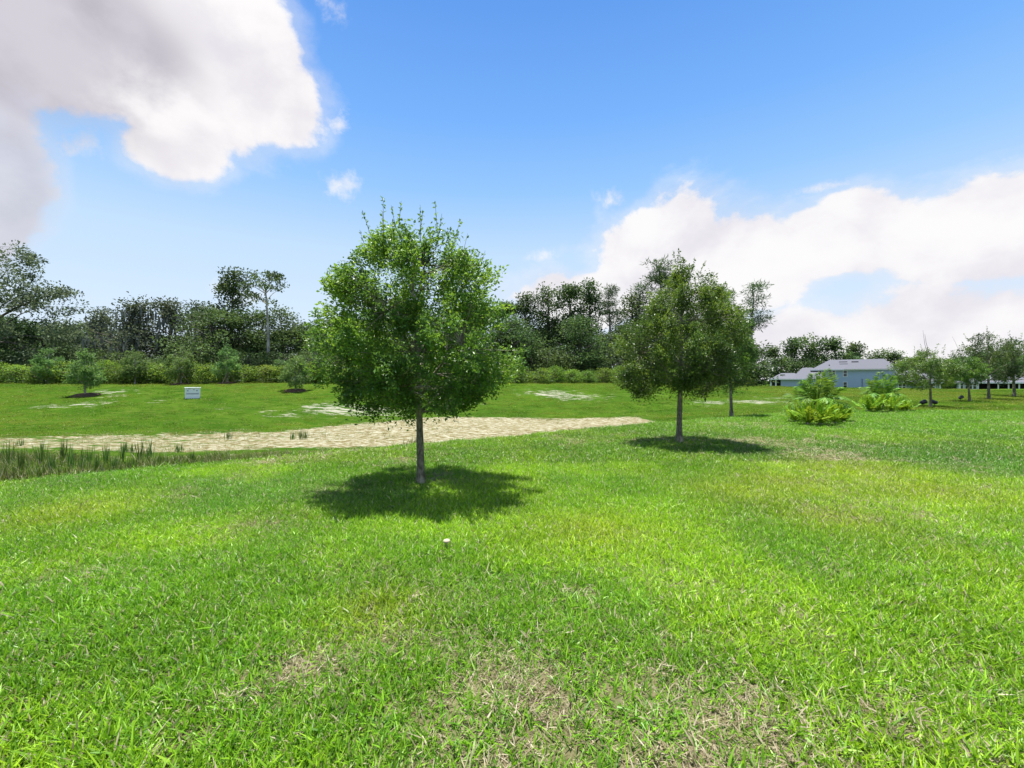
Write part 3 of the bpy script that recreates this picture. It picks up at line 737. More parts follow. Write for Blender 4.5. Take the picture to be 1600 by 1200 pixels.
PROTO = {}
def proto(key, leafmat, barkmat, moss=False, **kw):
    tb, br, v, f, rn, P = wood_mesh(**kw)
    d = dict(H=kw['H'], W=kw['Wc'], name=key)
    def me(m, nm, mat):
        fs = ([np.concatenate(m.f4)] if m.f4 else []) + ([np.concatenate(m.f3)] if m.f3 else [])
        return mesh_np(nm, np.concatenate(m.v), fs, mat, smooth=True)
    d['parts'] = [('trunk', me(tb, 'trunk', M[barkmat])), ('branches', me(br, 'branches', M[barkmat])), ('crown', mesh_np('crown', v, [f], M[leafmat], dict(rnd=rn)))]
    if moss:
        r = np.random.default_rng(kw['seed'] + 5); k = r.choice(len(P), 420, replace=False); p = P[k] * np.array([.92, .92, .93]); n = len(p)
        dn = np.stack([r.normal(0, .06, n), r.normal(0, .06, n), -np.ones(n)], -1); ln = r.uniform(.5, 1.5, n)
        v, f = leaves(p, dn, unit(r.normal(0, 1, (n, 3)) * np.array([1, 1, .1])), ln, ln * .22, .1)
        d['parts'].append(('spanish_moss', mesh_np('spanish_moss', v, [f], M['moss'], dict(rnd=np.repeat(r.uniform(0, 1, n), 4)))))
    PROTO.setdefault(key, []).append(d)
for i in range(3): proto('moss_oak', 'moss_leaf', 'wood_bark', True, seed=40 + i, H=10, Wc=10, base=2.2, n_cl=62, per=55, L=.30, kind='spread', flat=.5)
for i in range(4): proto('broadleaf_tree', 'wood_leaf', 'wood_bark', seed=50 + i, H=11, Wc=8, base=1.2, n_cl=85, per=64, L=.32, kind='round', flat=.7)
for i in range(3): proto('tall_broadleaf_tree', 'wood_leaf', 'wood_bark', seed=60 + i, H=14, Wc=7, base=1.5, n_cl=95, per=60, L=.32, kind='column', flat=.75)
for i in range(4): proto('pine_tree', 'pine_leaf', 'pale_bark', seed=70 + i, H=15, Wc=6.5, base=8.0, n_cl=40, per=60, L=.55, kind='pine', flat=.42)
for i in range(3): proto('understory_shrub', 'wood_leaf', 'wood_bark', seed=80 + i, H=4.5, Wc=6, base=.1, n_cl=45, per=60, L=.28, kind='round', flat=.8)
for i in range(4): proto('hedge_shrub', 'hedge_leaf', 'wood_bark', seed=90 + i, H=1.9, Wc=2.6, base=.0, n_cl=42, per=60, L=.14, kind='round', flat=.8)
for i in range(3): proto('far_tree', 'wood_leaf', 'wood_bark', seed=110 + i, H=12, Wc=12, base=1.5, n_cl=70, per=55, L=.5, kind='spread', flat=.55)
for i in range(2): proto('umbrella_tree', 'wood_leaf', 'pale_bark', seed=120 + i, H=15, Wc=6, base=10.8, n_cl=20, per=55, L=.36, kind='round', flat=.45)
NUSE = {}
def place(key, u, vtop, d, wpx, label, group=None, cat='tree', name=None, hmin=None, base_z=None):
    p = at(u, d); pr = PROTO[key][NUSE.get(key, 0) % len(PROTO[key])]; NUSE[key] = NUSE.get(key, 0) + 1
    if base_z is not None: p[2] = base_z
    h = zpx(vtop, d) - p[2]; w = wpx / F_PX * d
    t = thing(name or key, p, label, cat, group, float(rng.uniform(0, 6.283)))
    t.scale = (w / pr['W'] * 1.08, w / pr['W'] * 1.08, h / pr['H'] / .99)
    for nm, me in pr['parts']:
        o = link(nm, me, t)
        if nm != 'trunk': o['kind'] = 'stuff'
    return t

# behind the hedge, from the tall ragged tree along to the pines
gm = 'mossy oaks behind the hedge'; gb = 'broadleaf trees of the wood'; gt = 'tall broadleaf trees of the wood'; gp = 'pines of the wood'
for u, v, d, w, lm in [(110, 512, 57, 80, 'small mossy oak between the ragged tree and the taller mossy oaks'), (150, 484, 58, 95, 'moss-hung oak rising next to the small mossy oak'), (205, 470, 56, 125, 'broadest moss-hung grey oak, behind the sapling standing in the hedge'),
                       (262, 474, 58, 115, 'moss-hung grey oak directly behind the staked conical sapling'), (318, 476, 60, 110, 'moss-hung grey oak next to the tall dark tree')]: place('moss_oak', u, v, d, w, lm, gm)
LB = {60: "dark broadleaf tree under the ragged tree's long limb", 10: 'dark broadleaf tree at the foot of the ragged tree', 335: 'dark broadleaf tree behind the staked silvery sapling', 392: 'dark broadleaf tree between the tall dark tree and the slender bare-trunked tree',
      438: 'dark broadleaf tree directly behind the slender bare-trunked tree', 478: 'low dark broadleaf tree behind the bushy sapling', 515: 'dark broadleaf tree behind the tall staked sapling', 800: 'low broadleaf tree in front of the tall dense trees, beside the larger young oak',
      905: 'low broadleaf tree in front of the tall dense trees, near the first pine', 985: 'broadleaf tree below the pines, beside the pointed young oak', 1158: 'last broadleaf tree of the wood, at the foot of the lone pine'}
lb = 'dark green broadleaf tree in the wood behind the hedge'
for u, v, d, w in [(60, 505, 52, 130), (10, 500, 54, 120), (-60, 480, 56, 150), (-130, 470, 56, 150), (335, 486, 54, 110), (392, 490, 56, 100), (438, 488, 58, 84), (478, 512, 57, 80), (515, 503, 60, 84), (556, 506, 60, 84), (600, 498, 60, 95), (650, 492, 61, 95), (700, 488, 62, 95), (745, 486, 62, 95),
                   (800, 500, 60, 80), (905, 500, 60, 80), (985, 510, 63, 90), (1035, 500, 65, 95), (1085, 505, 66, 95), (1130, 520, 68, 90), (1158, 540, 70, 76)]: place('broadleaf_tree', u, v, d, w, LB.get(u, lb), gb)
lt = 'tall dense broadleaf tree rising in the middle of the wood'
for u, v, d, w in [(788, 476, 64, 60), (822, 463, 64, 68), (854, 452, 65, 74), (888, 450, 66, 70), (918, 446, 67, 62), (990, 462, 70, 70), (1100, 470, 70, 70)]: place('tall_broadleaf_tree', u, v, d, w, {788: 'tall dense broadleaf tree beside the larger young oak', 918: 'tall dense broadleaf tree next to the first pine', 990: 'tall dense tree behind the first two pines', 1100: 'tall dense tree behind the pointed young oak'}.get(u, lt), gt)
place('tall_broadleaf_tree', 364, 426, 58, 82, 'tall dark tree standing above the mossy oaks beside the bare-trunked tree')
lp_ = 'tall pine with open crown rising from the wood behind the lawn oaks'
for u, v, d, w in [(952, 452, 68, 56), (1000, 446, 70, 60), (1032, 412, 70, 78), (1062, 436, 72, 70), (1125, 452, 72, 60)]: place('pine_tree', u, v, d, w, lp_, gp)
place('pine_tree', 1176, 446, 72, 66, 'lone tall pine with ragged crown at the end of the wood nearest the houses')
place('umbrella_tree', 418, 424, 52, 52, 'slender bare-trunked pale tree with a small tuft of leaves on top')
lu = 'dark leafy understory shrub between the hedge and the wood'
for i, u in enumerate(range(-90, 1172, 44)):
    d = float(np.interp(u, [-90, 500, 900, 1200], [45, 51, 58, 72])) + rng.uniform(-.8, 2)
    place('understory_shrub', u + rng.uniform(-12, 12), rng.uniform(545, 562), d, rng.uniform(60, 80), lu, 'understory shrubs along the wood edge', 'shrub')
for i, u in enumerate(range(-100, 1150, 52)):
    d = float(np.interp(u, [-100, 500, 900, 1230], [66, 72, 80, 96])); place('broadleaf_tree', u + rng.uniform(-12, 12), rng.uniform(508, 530), d, 100, 'broadleaf tree deep in the shade of the wood', 'trees deep in the wood')
for u, v, w in [(1212, 545, 60), (1240, 531, 62), (1272, 527, 64), (1306, 532, 66), (1338, 538, 60), (1368, 548, 56), (1396, 553, 56), (1428, 560, 60), (1466, 562, 70), (1506, 560, 70), (1546, 556, 80), (1590, 552, 90), (1640, 548, 100)]:
    place('far_tree', u, v, 132 + rng.uniform(-6, 8), w * 1.15, 'broad-topped dark tree standing behind the houses', 'trees behind the houses', base_z=-1.2)

# the big ragged tree at the end of the wood, with one long limb reaching out
p = at(-14, 46); s = 46 / F_PX
t = oak('ragged_tree', p, 'tall ragged tree with a long leafy limb reaching out over the wood', 'tree', 'moss_leaf', 'wood_bark', seed=21, H=(598 - 362) * s, trunk_h=4.2,
        zs=[(598 - v) * s for v in (565, 545, 520, 495, 468, 450, 425, 400, 376)], rl=[a * s for a in (70, 110, 120, 100, 130, 120, 100, 90, 60)], rr=[a * s for a in (90, 112, 108, 60, 90, 72, 66, 58, 44)], rd=[a * s for a in (70, 90, 90, 80, 90, 80, 70, 50, 30)],
        r0=.28, n_spray=330, per=48, L=.30, Wd=.16, spray=1.5, shoots=14, limbs=16)
lb_ = MB(); pts = np.array([(0, 0, 6.2), (2.6, -.2, 7.6), (5.2, -.3, 8.6), (8.2, -.3, 9.2)]); lb_.tube(pts, [.13, .10, .06, .02], 5)
lb_.obj('limb', M['wood_bark'], t)
r = np.random.default_rng(5); q = r.uniform(.25, 1, 700); c = np.stack([np.interp(q, [0, .33, .66, 1], pts[:, k]) for k in range(3)], -1) + r.normal(0, 1, (700, 3)) * np.array([.4, .5, .34]) + np.array([0, 0, .2])
v_, f_ = leaves(c, r.normal(0, 1, (700, 3)), unit(np.array([0, 0, 1.]) + r.normal(0, .7, (700, 3))), .32, .18)
link('limb_foliage', mesh_np('limb_foliage', v_, [f_], M['moss_leaf'], dict(rnd=np.repeat(r.uniform(0, 1, 700), 4))), t)

# hedge shrubs along the top of the bank
lh = 'yellow-green rounded hedge shrub in the row on top of the bank'
hu = -70.0
while hu < 1080:
    x0 = (hu - CX) / F_PX * 48; d = float(crest(np.array(x0))) + rng.uniform(-.5, .5); w = rng.uniform(2.1, 2.9)
    vt = float(np.interp(hu, [-70, 300, 600, 900, 1080], [571, 571, 574, 577, 580])) + rng.uniform(-4, 4)
    place('hedge_shrub', hu, vt, d, w / d * F_PX, lh, 'hedge shrubs on top of the bank', 'shrub'); hu += w / d * F_PX * .78
for u, v, d in [(1000, 560, 60), (1090, 585, 60), (1120, 588, 61), (1150, 590, 63)]: place('hedge_shrub', u, v, d, 40, 'low rounded shrub at the wood edge behind the leaning oak', 'shrubs at the wood edge', 'shrub')

# saplings with mulch rings
def sapling(u, v, vtop, wpx, label, mulch_label='', d=None, staked=False, mulch=True, seed=0):
    p = G(u, v) if d is None else at(u, d)
    d = p[1]; s = d / F_PX; H = zpx(vtop, d) - p[2]; w = wpx * s / 2 * .82
    fr = np.array([.16, .26, .40, .6, .8, .93, 1.0]); pw = np.array([.55, .95, 1.0, .8, .5, .28, .1]) * w
    t = oak('sapling_tree', p, label, 'tree', 'sapling_leaf', 'pale_bark', seed=seed, H=H, trunk_h=H * .15, zs=list(fr * H), rl=list(pw), rr=list(pw * 1.02), rd=list(pw), r0=.06, n_spray=95, per=34, L=.15, Wd=.08, spray=.6, limbs=10, shoots=6)
    if staked:
        for k in range(3):
            a = k * 2.1 + .4; MB().tube(np.array([(.7 * math.cos(a), .7 * math.sin(a), -.05), (.06 * math.cos(a), .06 * math.sin(a), 1.1)]), [.03, .03], 5).obj('stake', M['stake'], t)
    if mulch:
        n = 22; a = np.arange(n) * 2 * np.pi / n; m = MB(); rr2 = rng.uniform(.85, 1.15, n) * .85
        ring = lambda q, hh: [(p[0] + q * rr2[i] * math.cos(a[i]), p[1] + q * rr2[i] * math.sin(a[i]), tz(p[0] + q * rr2[i] * math.cos(a[i]), p[1] + q * rr2[i] * math.sin(a[i])) + hh) for i in range(n)]
        vv = ring(1.0, -.02) + ring(.8, .10) + ring(.4, .15) + [(p[0], p[1], p[2] + .14)]
        f4 = [(k * n + i, k * n + (i + 1) % n, (k + 1) * n + (i + 1) % n, (k + 1) * n + i) for k in range(2) for i in range(n)]
        m.add(vv, f4, [(2 * n + i, 2 * n + (i + 1) % n, 3 * n) for i in range(n)])
        setp(m.obj('mulch_ring', M['mulch'], None, True), mulch_label, 'mulch')
    return t
sapling(133, 618, 546, 40, 'thin dark sapling on the bank below the hedge', 'brown mulch ring under the thin dark sapling', seed=31)
sapling(462, 611, 556, 42, 'bushy sapling with mulch ring in front of the hedge', 'brown mulch ring under the bushy sapling', seed=32)
sapling(283, 0, 535, 44, 'staked conical sapling behind the white drain box', 'brown mulch ring under the staked conical sapling', d=40.5, staked=True, seed=33)
sapling(356, 0, 539, 40, 'staked silvery sapling below the tall dark tree', 'brown mulch ring under the staked silvery sapling', d=41.0, staked=True, seed=34)
sapling(490, 0, 520, 46, 'tall staked sapling beside the bushy sapling', 'brown mulch ring under the tall staked sapling', d=43, staked=True, seed=35)
sapling(440, 0, 557, 40, 'low round sapling beside the slender bare-trunked tree', d=43.5, seed=36, mulch=False)
sapling(76, 0, 541, 44, 'leafy sapling in the hedge under the ragged tree', d=40, seed=37, mulch=False)
sapling(211, 0, 543, 38, 'sapling standing in the hedge under the mossy oaks', d=40.5, seed=38, mulch=False)

# ------------------------------------------------------------------ palms and cycads
def frond_mesh(seed, L, rise, droop, n, ll, lw, vee=.5, fall=.25, taper=.75):
    """one arching frond along +x: midrib and paired leaflets"""
    r = np.random.default_rng(seed)
    t = np.linspace(0, 1, 9); path = np.stack([L * t * math.cos(rise), 0 * t, L * (t * math.sin(rise) - droop * t ** 2.2)], -1)
    mb = MB(); v, f = tube(path, np.linspace(.014, .004, 9), 4); mb.add(v, f)
    tq = np.linspace(.14, 1, n); P, D, N_ = [], [], []
    pt = np.stack([np.interp(tq, t, path[:, k]) for k in range(3)], -1); tg = unit(np.gradient(pt, axis=0))
    for s in (-1, 1):
        side = np.array([0, s, 0.]); upv = unit(np.cross(tg, np.broadcast_to(np.array([0, 1., 0]), tg.shape))) * -1
        ang = np.linspace(.95, .5, n)[:, None] + r.normal(0, .07, (n, 1))
        dv = unit(tg * np.cos(ang * 1.25) + side * np.sin(ang * 1.25) + upv * vee * .6 + np.array([0, 0, -fall]) + r.normal(0, .06, (n, 3)))
        P.append(pt); D.append(dv); N_.append(upv + r.normal(0, .2, (n, 3)))
    P, D, N_ = map(np.concatenate, (P, D, N_))
    ls = ll * np.tile(np.sin(np.linspace(.5, 2.75, n)) * (1 - (1 - taper) * np.linspace(0, 1, n)), 2) * r.uniform(.85, 1.1, 2 * n)
    lv, lf = leaves(P, D, N_, ls, lw, .15)
    o = len(v); rn = np.concatenate([np.full(o, .3), np.repeat(np.clip(r.normal(.5, .22, 2 * n), 0, 1), 4)])
    return np.concatenate([v, lv]), [f, lf + o], rn
def frond_set(kind, mat, specs):
    out = []
    for i, sp in enumerate(specs):
        v, f, rn = frond_mesh(**sp); out.append(mesh_np('frond', v, f, M[mat], dict(rnd=rn)))
    return out
palm_f = frond_set('palm', 'palm_leaf', [dict(seed=500 + i, L=1.25, rise=ri, droop=dr, n=28, ll=.42, lw=.036, vee=.35, fall=.35) for i, (ri, dr) in enumerate([(1.3, .22), (1.1, .40), (.9, .6), (.7, .72), (1.45, .10)])])
dead_f = frond_set('palm', 'dead_leaf', [dict(seed=520, L=.95, rise=.25, droop=.75, n=18, ll=.36, lw=.045, vee=.0, fall=.8)])
zam_f = frond_set('cycad', 'zamia_leaf', [dict(seed=540 + i, L=.85, rise=ri, droop=dr, n=12, ll=.22, lw=.055, vee=.8, fall=-.25, taper=.9) for i, (ri, dr) in enumerate([(1.3, .10), (1.1, .16), (.85, .16), (.6, .12), (1.45, .05)])])
def palm(loc, sc, label, nf, dead=0, seed=0):
    r = np.random.default_rng(seed); t = thing('palm_plant', loc, label, 'palm'); t.scale = (sc, sc, sc * .78)
    tb = MB()
    zz = np.linspace(-.1, .62, 14); tb.tube(np.stack([.02 * np.sin(zz * 9), 0 * zz, zz], -1), .075 + .014 * (np.arange(14) % 2), 9); tb.obj('trunk', M['oak_bark'], t)
    for i in range(nf):
        q = i / nf; m = palm_f[[4, 0, 1, 2, 3][min(4, int(q * 5))]]
        o = link('frond', m, t); o.location = (0, 0, .62 - .12 * q); o.rotation_euler = (r.normal(0, .12), r.normal(0, .06), i * 2.399 + r.normal(0, .15)); k = r.uniform(.85, 1.12); o.scale = (k, k, k)
    for i in range(dead):
        o = link('frond', dead_f[0], t); o.location = (0, 0, .48); o.rotation_euler = (0, .25, -1.9 + i * .35 - .3); o['label'] = 'dead orange-brown hanging frond'
    return t
def cycad(loc, sc, label, group, seed):
    r = np.random.default_rng(seed); t = thing('cycad_plant', loc, label, 'plant', group); t.scale = (sc, sc, sc)
    MB().tube(np.array([(0, 0, -.06), (0, 0, .05), (0, 0, .10)]), [.09, .085, .05], 8).obj('stem', M['oak_bark'], t)
    for i in range(17):
        o = link('frond', zam_f[[4, 0, 1, 2, 3][min(4, i * 5 // 17)]], t); o.location = (0, 0, .06); o.rotation_euler = (r.normal(0, .12), r.normal(0, .08), i * 2.399 + r.normal(0, .2)); k = r.uniform(.8, 1.15); o.scale = (k, k, k)
    return t
def spot(u, v, dy=0.0): p = G(u, v); p[1] += dy; p[2] = tz(p[0], p[1]); return p
palm(spot(1277, 657), 1.42, 'feathery palm with a dead orange frond, ringed by yellow-green cycads', 19, 3, 1)
palm(spot(1258, 652), 1.15, 'shorter feathery palm growing close behind the palm with the dead frond', 12, 0, 2)
palm(spot(1377, 641), 1.55, 'dark feathery palm behind low cycads nearer the houses', 19, 0, 3)
g1 = 'cycads round the palm with the dead frond'
for i, (u, v, k) in enumerate([(1243, 660, .85), (1262, 664, .95), (1282, 665, 1.05), (1304, 663, .95), (1318, 660, .8), (1290, 658, 1.0)]): cycad(spot(u, v), k, 'yellow-green stiff-leaved cycad at the foot of the palm with the dead frond', g1, 600 + i)
g2 = 'cycads before the dark palm'
for i, (u, v, k) in enumerate([(1357, 644, 1.05), (1371, 644, .9), (1392, 644, 1.0), (1407, 643, .85), (1418, 643, .7)]): cycad(spot(u, v), k, 'yellow-green stiff-leaved cycad at the foot of the dark palm', g2, 620 + i)

# ------------------------------------------------------------------ rush clumps in the wet corner
def rush(u, v, hpx, n, seed, wpx=18):
    p = G(u, v); s = p[1] / F_PX; r = np.random.default_rng(seed)
    h = hpx * s; w = wpx * s / 2 * .82
    P = np.stack([r.normal(0, w * .5, n), r.normal(0, w * .4, n), np.full(n, -.05)], -1); D = unit(np.stack([r.normal(0, .09, n), r.normal(0, .09, n), np.ones(n)], -1))
    ln = h * r.uniform(.6, 1.15, n); v_, f_ = leaves(P, D, unit(r.normal(0, 1, (n, 3)) * np.array([1, 1, .05])), ln, .022, .1)
    o = link('rush_clump', mesh_np('rush_clump', v_, [f_], M['rush'], dict(rnd=np.repeat(r.uniform(0, 1, n), 4)))); o.location = p
    setp(o, 'upright dark green rush clump in the rough grass beside the pond sand', 'reeds', 'rush clumps beside the pond sand')
for i, (u, v, h) in enumerate([(64, 728, 46), (34, 738, 40), (112, 734, 44), (98, 722, 40), (140, 728, 40), (166, 726, 36), (190, 722, 36), (218, 722, 40), (232, 720, 36), (15, 728, 44), (82, 738, 34), (128, 740, 34), (152, 738, 32), (180, 736, 28), (205, 735, 26), (250, 728, 22),
                               (195, 706, 18), (205, 707, 16), (278, 707, 16), (357, 687, 16), (458, 687, 16), (470, 687, 18), (478, 686, 16), (32, 697, 14), (300, 722, 20)]): rush(u, v, h, 26, 700 + i, 12)

# ------------------------------------------------------------------ concrete drain box on the bank
p = G(301, 623); s = p[1] / F_PX; w = 24 * s; h = 17.5 * s
t = thing('drain_box', p, 'white concrete drain box with a dark slot on the grass bank', 'drain box', None, math.atan((CX - 301) / F_PX))
w *= .82
b = MB(); b.box(-w / 2, w / 2, 0, .9, -.25, h * .42).box(-w / 2, -w / 2 + .07, 0, .9, h * .42, h * .96).box(w / 2 - .07, w / 2, 0, .9, h * .42, h * .96).box(-w / 2 + .07, w / 2 - .07, .06, .9, h * .42, h * .50)
b.box(-w / 2 + .07, w / 2 - .07, .03, .87, h * .505, h * .955); b.obj('box_wall', M['concrete'], t)
MB().box(-w / 2 - .03, w / 2 + .03, -.03, .93, h * .96, h).obj('cover_slab', M['concrete'], t)
MB().box(-w / 2 + .09, w / 2 - .09, -.006, .05, h * .40, h * .455).obj('slot', M['mark'], t)
for x0, z0, q, e in [(-.31, .72, .05, .10), (.28, .72, .06, .09), (.08, .80, .10, .035), (-.22, .87, .14, .02)]: MB().box(w * x0 - q / 2, w * x0 + q / 2, .018, .035, h * z0 - e / 2, h * z0 + e / 2).obj('stain', M['mark'], t)

# ------------------------------------------------------------------ landscape spotlights by the small oaks
def spotlight(u, v, lab, rz, tall=.28):
    p = G(u, v); t = thing('garden_spotlight', p, lab, 'lamp', 'black garden spotlights', rz)
    MB().tube(np.array([(0, 0, -.1), (0, 0, tall * .7)]), [.022, .022], 6).obj('stake', M['metal'], t)
    MB().tube(np.array([(-.16, 0, tall * .62), (-.10, 0, tall * .72), (.14, 0, tall), (.18, 0, tall * 1.05)]), [.06, .11, .14, .13], 10).obj('lamp_head', M['metal'], t)
spotlight(1442, 634, 'black garden spotlight aimed up beside the small oak with bare shoots', 0.0)
spotlight(1460, 634, 'black garden spotlight close to the trunk of the small oak with bare shoots', 2.4)
spotlight(1501, 627, 'black garden spotlight on a stake beside the small forked oak', .3, .36)

# ------------------------------------------------------------------ houses
def hip_roof(mb, x0, x1, y0, y1, ze, zr, inset=None, thick=.16):
    i = inset if inset is not None else (y1 - y0) / 2
    ym = (y0 + y1) / 2
    v = [(x0, y0, ze), (x1, y0, ze), (x1, y1, ze), (x0, y1, ze), (x0 + i, ym, zr), (x1 - i, ym, zr)]
    mb.add(v, [(0, 1, 5, 4), (2, 3, 4, 5)], [(1, 2, 5), (3, 0, 4)])
    mb.add([(x0, y0, ze - .02), (x1, y0, ze - .02), (x1, y1, ze - .02), (x0, y1, ze - .02)], [(3, 2, 1, 0)])
def fascia(parent, x0, x1, y0, y1, z):
    m = MB(); m.box(x0 - .02, x1 + .02, y0 - .04, y0, z - .22, z + .02).box(x0 - .02, x1 + .02, y1, y1 + .04, z - .22, z + .02).box(x0 - .04, x0 - .021, y0, y1, z - .22, z + .02).box(x1 + .021, x1 + .04, y0, y1, z - .22, z + .02)
    m.obj('fascia', M['trim'], parent)
def window(parent, x, z, w, h, y, cols=1):
    f = MB(); e = .11
    f.box(x - w / 2 - e, x - w / 2, y - .06, y - .003, z - h / 2 - e, z + h / 2 + e).box(x + w / 2, x + w / 2 + e, y - .06, y - .003, z - h / 2 - e, z + h / 2 + e)
    f.box(x - w / 2, x + w / 2, y - .06, y - .003, z + h / 2, z + h / 2 + e).box(x - w / 2, x + w / 2, y - .08, y - .003, z - h / 2 - e, z - h / 2)
    f.box(x - w / 2, x + w / 2, y - .045, y - .003, z - .04, z + .04)
    for c in range(1, cols): xx = x - w / 2 + w * c / cols; f.box(xx - .09, xx + .09, y - .05, y - .003, z - h / 2, z + h / 2)
    wo = f.obj('window', M['trim'], parent)
    for c in range(cols):
        a = x - w / 2 + w * c / cols + (.09 if c else 0); b_ = x - w / 2 + w * (c + 1) / cols - (.09 if c < cols - 1 else 0)
        MB().box(a, b_, y - .02, y - .002, z - h / 2, z - .04).box(a, b_, y - .02, y - .002, z + .04, z + h / 2).obj('pane', M['glass'], wo)
D1 = 103.0; q = D1 / F_PX
X = lambda u, d=D1: (u - CX) / F_PX * d
gz = -1.15
ze = zpx(577, D1)
PH = lambda u: math.atan((u - CX) / F_PX)
hs_ = thing('two_storey_house', (X(1331), D1, gz), 'blue-grey two-storey house with pale hip roof behind the palms', 'house', None, -PH(1331) * .93)
def rel(u): return (X(u) - X(1331)) * math.cos(PH(1331))
Ze = ze - gz
MB().box(rel(1267), rel(1397), 0, 11, -.2, Ze - .03).obj('wall', M['stucco_blue'], hs_)
cm = MB()
for u0 in (1267, 1397): cm.box(rel(u0) - .12, rel(u0) + .12, -.03, .18, -.2, Ze - .05)
cm.obj('corner_trim', M['trim'], hs_)
rf = MB(); hip_roof(rf, rel(1263.5), rel(1400.5), -.6, 11.6, Ze, zpx(562, D1 + 5.5) - gz, rel(1296) - rel(1263.5))
rfo = rf.obj('roof', M['shingle'], hs_)
r2 = MB(); hip_roof(r2, rel(1318), rel(1400.6), -.75, 9.0, Ze + .02, zpx(562, D1 + 4) - gz + .03, rel(1336) - rel(1318)); r2.obj('front_hip', M['shingle'], rfo)
fascia(hs_, rel(1263.5), rel(1400.5), -.6, 11.6, Ze)
for u, v, w_, h_ in [(1318, 566, 1.6, .12), (1337, 566, 1.3, .12)]: MB().box(rel(u) - w_ / 2, rel(u) + w_ / 2, 2.6, 2.9, zpx(v, D1 + 3) - gz, zpx(v, D1 + 3) - gz + .16).obj('ridge_vent', M['vent'], rfo)
for u, v, yy in [(1295, 570, 1.8), (1352, 571, 1.6), (1359, 573.5, .9), (1371, 571, 1.4)]: MB().tube(np.array([(rel(u), yy, zpx(v, D1 + yy) - gz - .5), (rel(u), yy, zpx(v, D1 + yy) - gz + .12)]), [.11, .11], 8).obj('roof_pipe', M['vent'], rfo)
for u, v, w_, c_ in [(1279.5, 582.5, .55, 1), (1299.5, 582.5, 1.15, 2), (1320.5, 583.5, .62, 1), (1297.5, 601.2, 1.15, 2), (1320.5, 601.8, .62, 1)]: window(hs_, rel(u), zpx(v, D1) - gz, w_, 1.35, 0, c_)
MB().tube(np.array([(rel(1347), -.08, .6), (rel(1347), -.08, zpx(592, D1) - gz)]), [.05, .05], 6).obj('conduit', M['vent'], hs_)
# low house next to it
h2 = thing('low_house', (X(1233, 106), 106, gz), 'low house with pale hip roof and open porch beside the two-storey house', 'house', None, -PH(1233) * .95)
r_ = lambda u: (X(u, 106) - X(1233, 106)) * math.cos(PH(1233))
z1 = zpx(592, 106) - gz
MB().box(r_(1220), r_(1275), 0, 10, -.2, z1 - .03).obj('wall', M['stucco_blue'], h2)
MB().box(r_(1206), r_(1220) - .01, 3, 9.5, -.2, z1 - .05).obj('porch_shade_block', M['porch_shade'], h2)  # solid dark block painted as the shaded porch interior
for u in (1204, 1212): MB().box(r_(u) - .14, r_(u) + .14, -.1, .2, -.2, z1 - .03).obj('porch_post', M['trim'], h2)
rf = MB(); hip_roof(rf, r_(1201.5), r_(1262), -.6, 10.6, z1, zpx(583, 111) - gz, r_(1221) - r_(1201.5)); ro = rf.obj('roof', M['shingle'], h2)
rf = MB(); hip_roof(rf, r_(1238), r_(1290), -.3, 13, z1 + .03, zpx(575, 112) - gz, r_(1256) - r_(1238)); rf.obj('main_hip', M['shingle'], ro)
fascia(h2, r_(1201.5), r_(1262), -.6, 10.6, z1)
MB().box(r_(1219), r_(1227), 2.3, 2.6, zpx(586, 108) - gz, zpx(586, 108) - gz + .15).obj('ridge_vent', M['vent'], ro)
# green-grey low house behind the small oaks
D3 = 92.0
h3 = thing('low_house', (X(1435, D3), D3, gz), 'grey-green low house with white-framed windows behind the small oaks', 'house', None, -PH(1435) * .9)
r_ = lambda u: (X(u, D3) - X(1435, D3)) * math.cos(PH(1435))
z1 = zpx(597.5, D3) - gz
MB().box(r_(1399), r_(1468), 0, 10, -.2, z1 - .03).obj('wall', M['stucco_green'], h3)
MB().box(r_(1468) + .01, r_(1497), 3.5, 10, -.2, z1 - .04).obj('porch_shade_block', M['porch_shade'], h3)  # porch opening filled with a block in the shade colour
for u in (1437, 1468, 1497): MB().box(r_(u) - .14, r_(u) + .14, -.12, .2, -.2, z1 - .03).obj('porch_post', M['trim'], h3)
rf = MB(); hip_roof(rf, r_(1395), r_(1500), -.6, 10.6, z1, zpx(583, D3 + 5) - gz, 5.2); ro = rf.obj('roof', M['shingle'], h3); fascia(h3, r_(1395), r_(1500), -.6, 10.6, z1)
window(h3, r_(1409), zpx(604, D3) - gz, 1.1, 1.1, 0, 2); window(h3, r_(1450), zpx(604, D3) - gz, 2.0, 1.1, 0, 3)
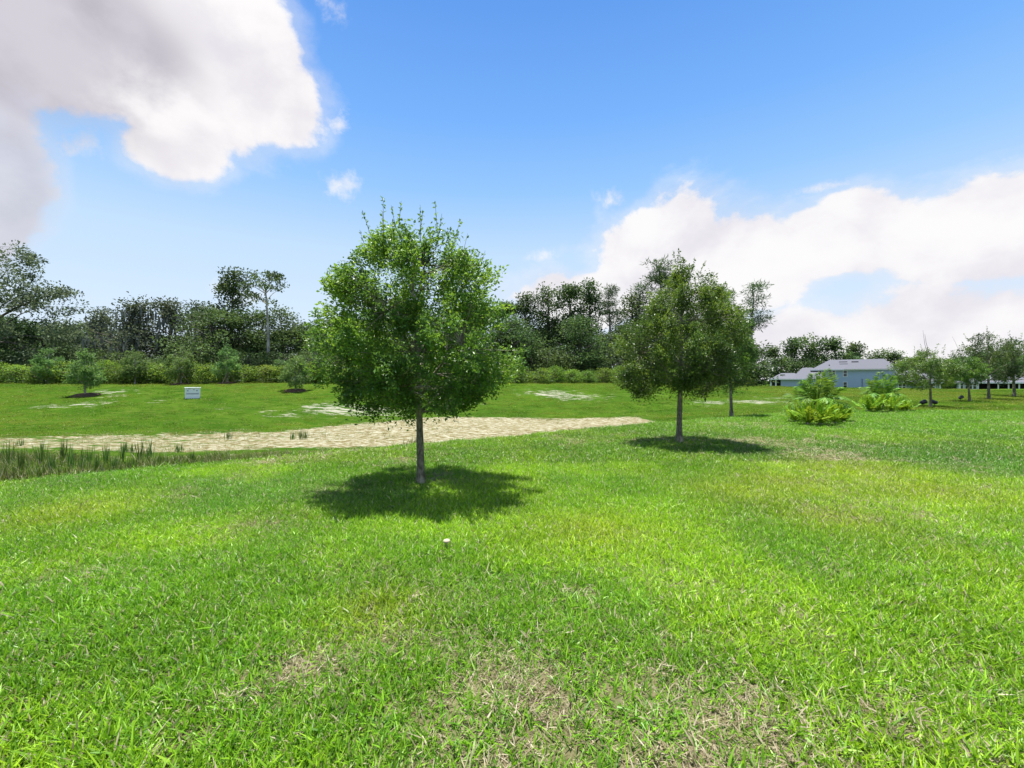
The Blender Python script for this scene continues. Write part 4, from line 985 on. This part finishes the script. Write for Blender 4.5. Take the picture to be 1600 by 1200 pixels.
# dormer block seen above that roof
h4 = thing('low_house', (X(1552, D3), D3 + 1, gz), 'pale low house with screened porch frame beyond the open-crowned tree', 'house', None, -PH(1552) * .9)
r_ = lambda u: (X(u, D3) - X(1552, D3)) * math.cos(PH(1552))
MB().box(r_(1501), r_(1536), 0, 10, -.2, z1 - .03).obj('wall', M['stucco_pale'], h4)
MB().box(r_(1536) + .01, r_(1640), 4, 10, -.2, z1 - .04).obj('porch_shade_block', M['porch_shade'], h4)  # shade behind the porch posts, painted as a dark block
rf = MB(); hip_roof(rf, r_(1497), r_(1650), -.6, 10.6, z1, zpx(585, D3 + 5) - gz, 5.2); ro = rf.obj('roof', M['shingle'], h4); fascia(h4, r_(1497), r_(1650), -.6, 10.6, z1)
for u in (1536, 1552, 1568, 1584, 1600, 1616): MB().box(r_(u) - .1, r_(u) + .1, -.1, .12, -.2, z1 - .03).obj('porch_post', M['trim'], h4)
window(h4, r_(1507), zpx(603, D3) - gz, .7, 1.5, 0); window(h4, r_(1524), zpx(603, D3) - gz, 1.6, 1.3, 0, 3)
h5 = thing('low_house', (X(1422, 120), 120, gz), 'pale gabled house end showing between the two-storey house and small oak', 'house', None, -PH(1422) * .9)
r_ = lambda u: (X(u, 120) - X(1422, 120)) * math.cos(PH(1422))
MB().box(r_(1396), r_(1450), 0, 8, -.2, zpx(590, 120) - gz).obj('wall', M['stucco_blue'], h5)
window(h5, r_(1405), zpx(592.5, 120) - gz, 1.6, .5, 0, 2)
rf = MB(); hip_roof(rf, r_(1392), r_(1454), -.6, 8.6, zpx(590, 120) - gz, zpx(578, 124) - gz, 4); rf.obj('roof', M['shingle'], h5)

# ------------------------------------------------------------------ a small mushroom in the lawn
p = G(698, 858); t = thing('mushroom', p, 'small pale mushroom standing in the lawn in front of the larger oak', 'mushroom')
zz = np.array([-.02, .03, .075]); MB().tube(np.stack([0 * zz, 0 * zz, zz], -1), [.010, .008, .009], 8).obj('stem', M['mushroom'], t, True)
MB().tube(np.array([(0, 0, .068), (0, 0, .074), (0, 0, .086), (0, 0, .094), (0, 0, .097)]), [.030, .036, .030, .016, .003], 12).obj('cap', M['mushroom'], t, True)
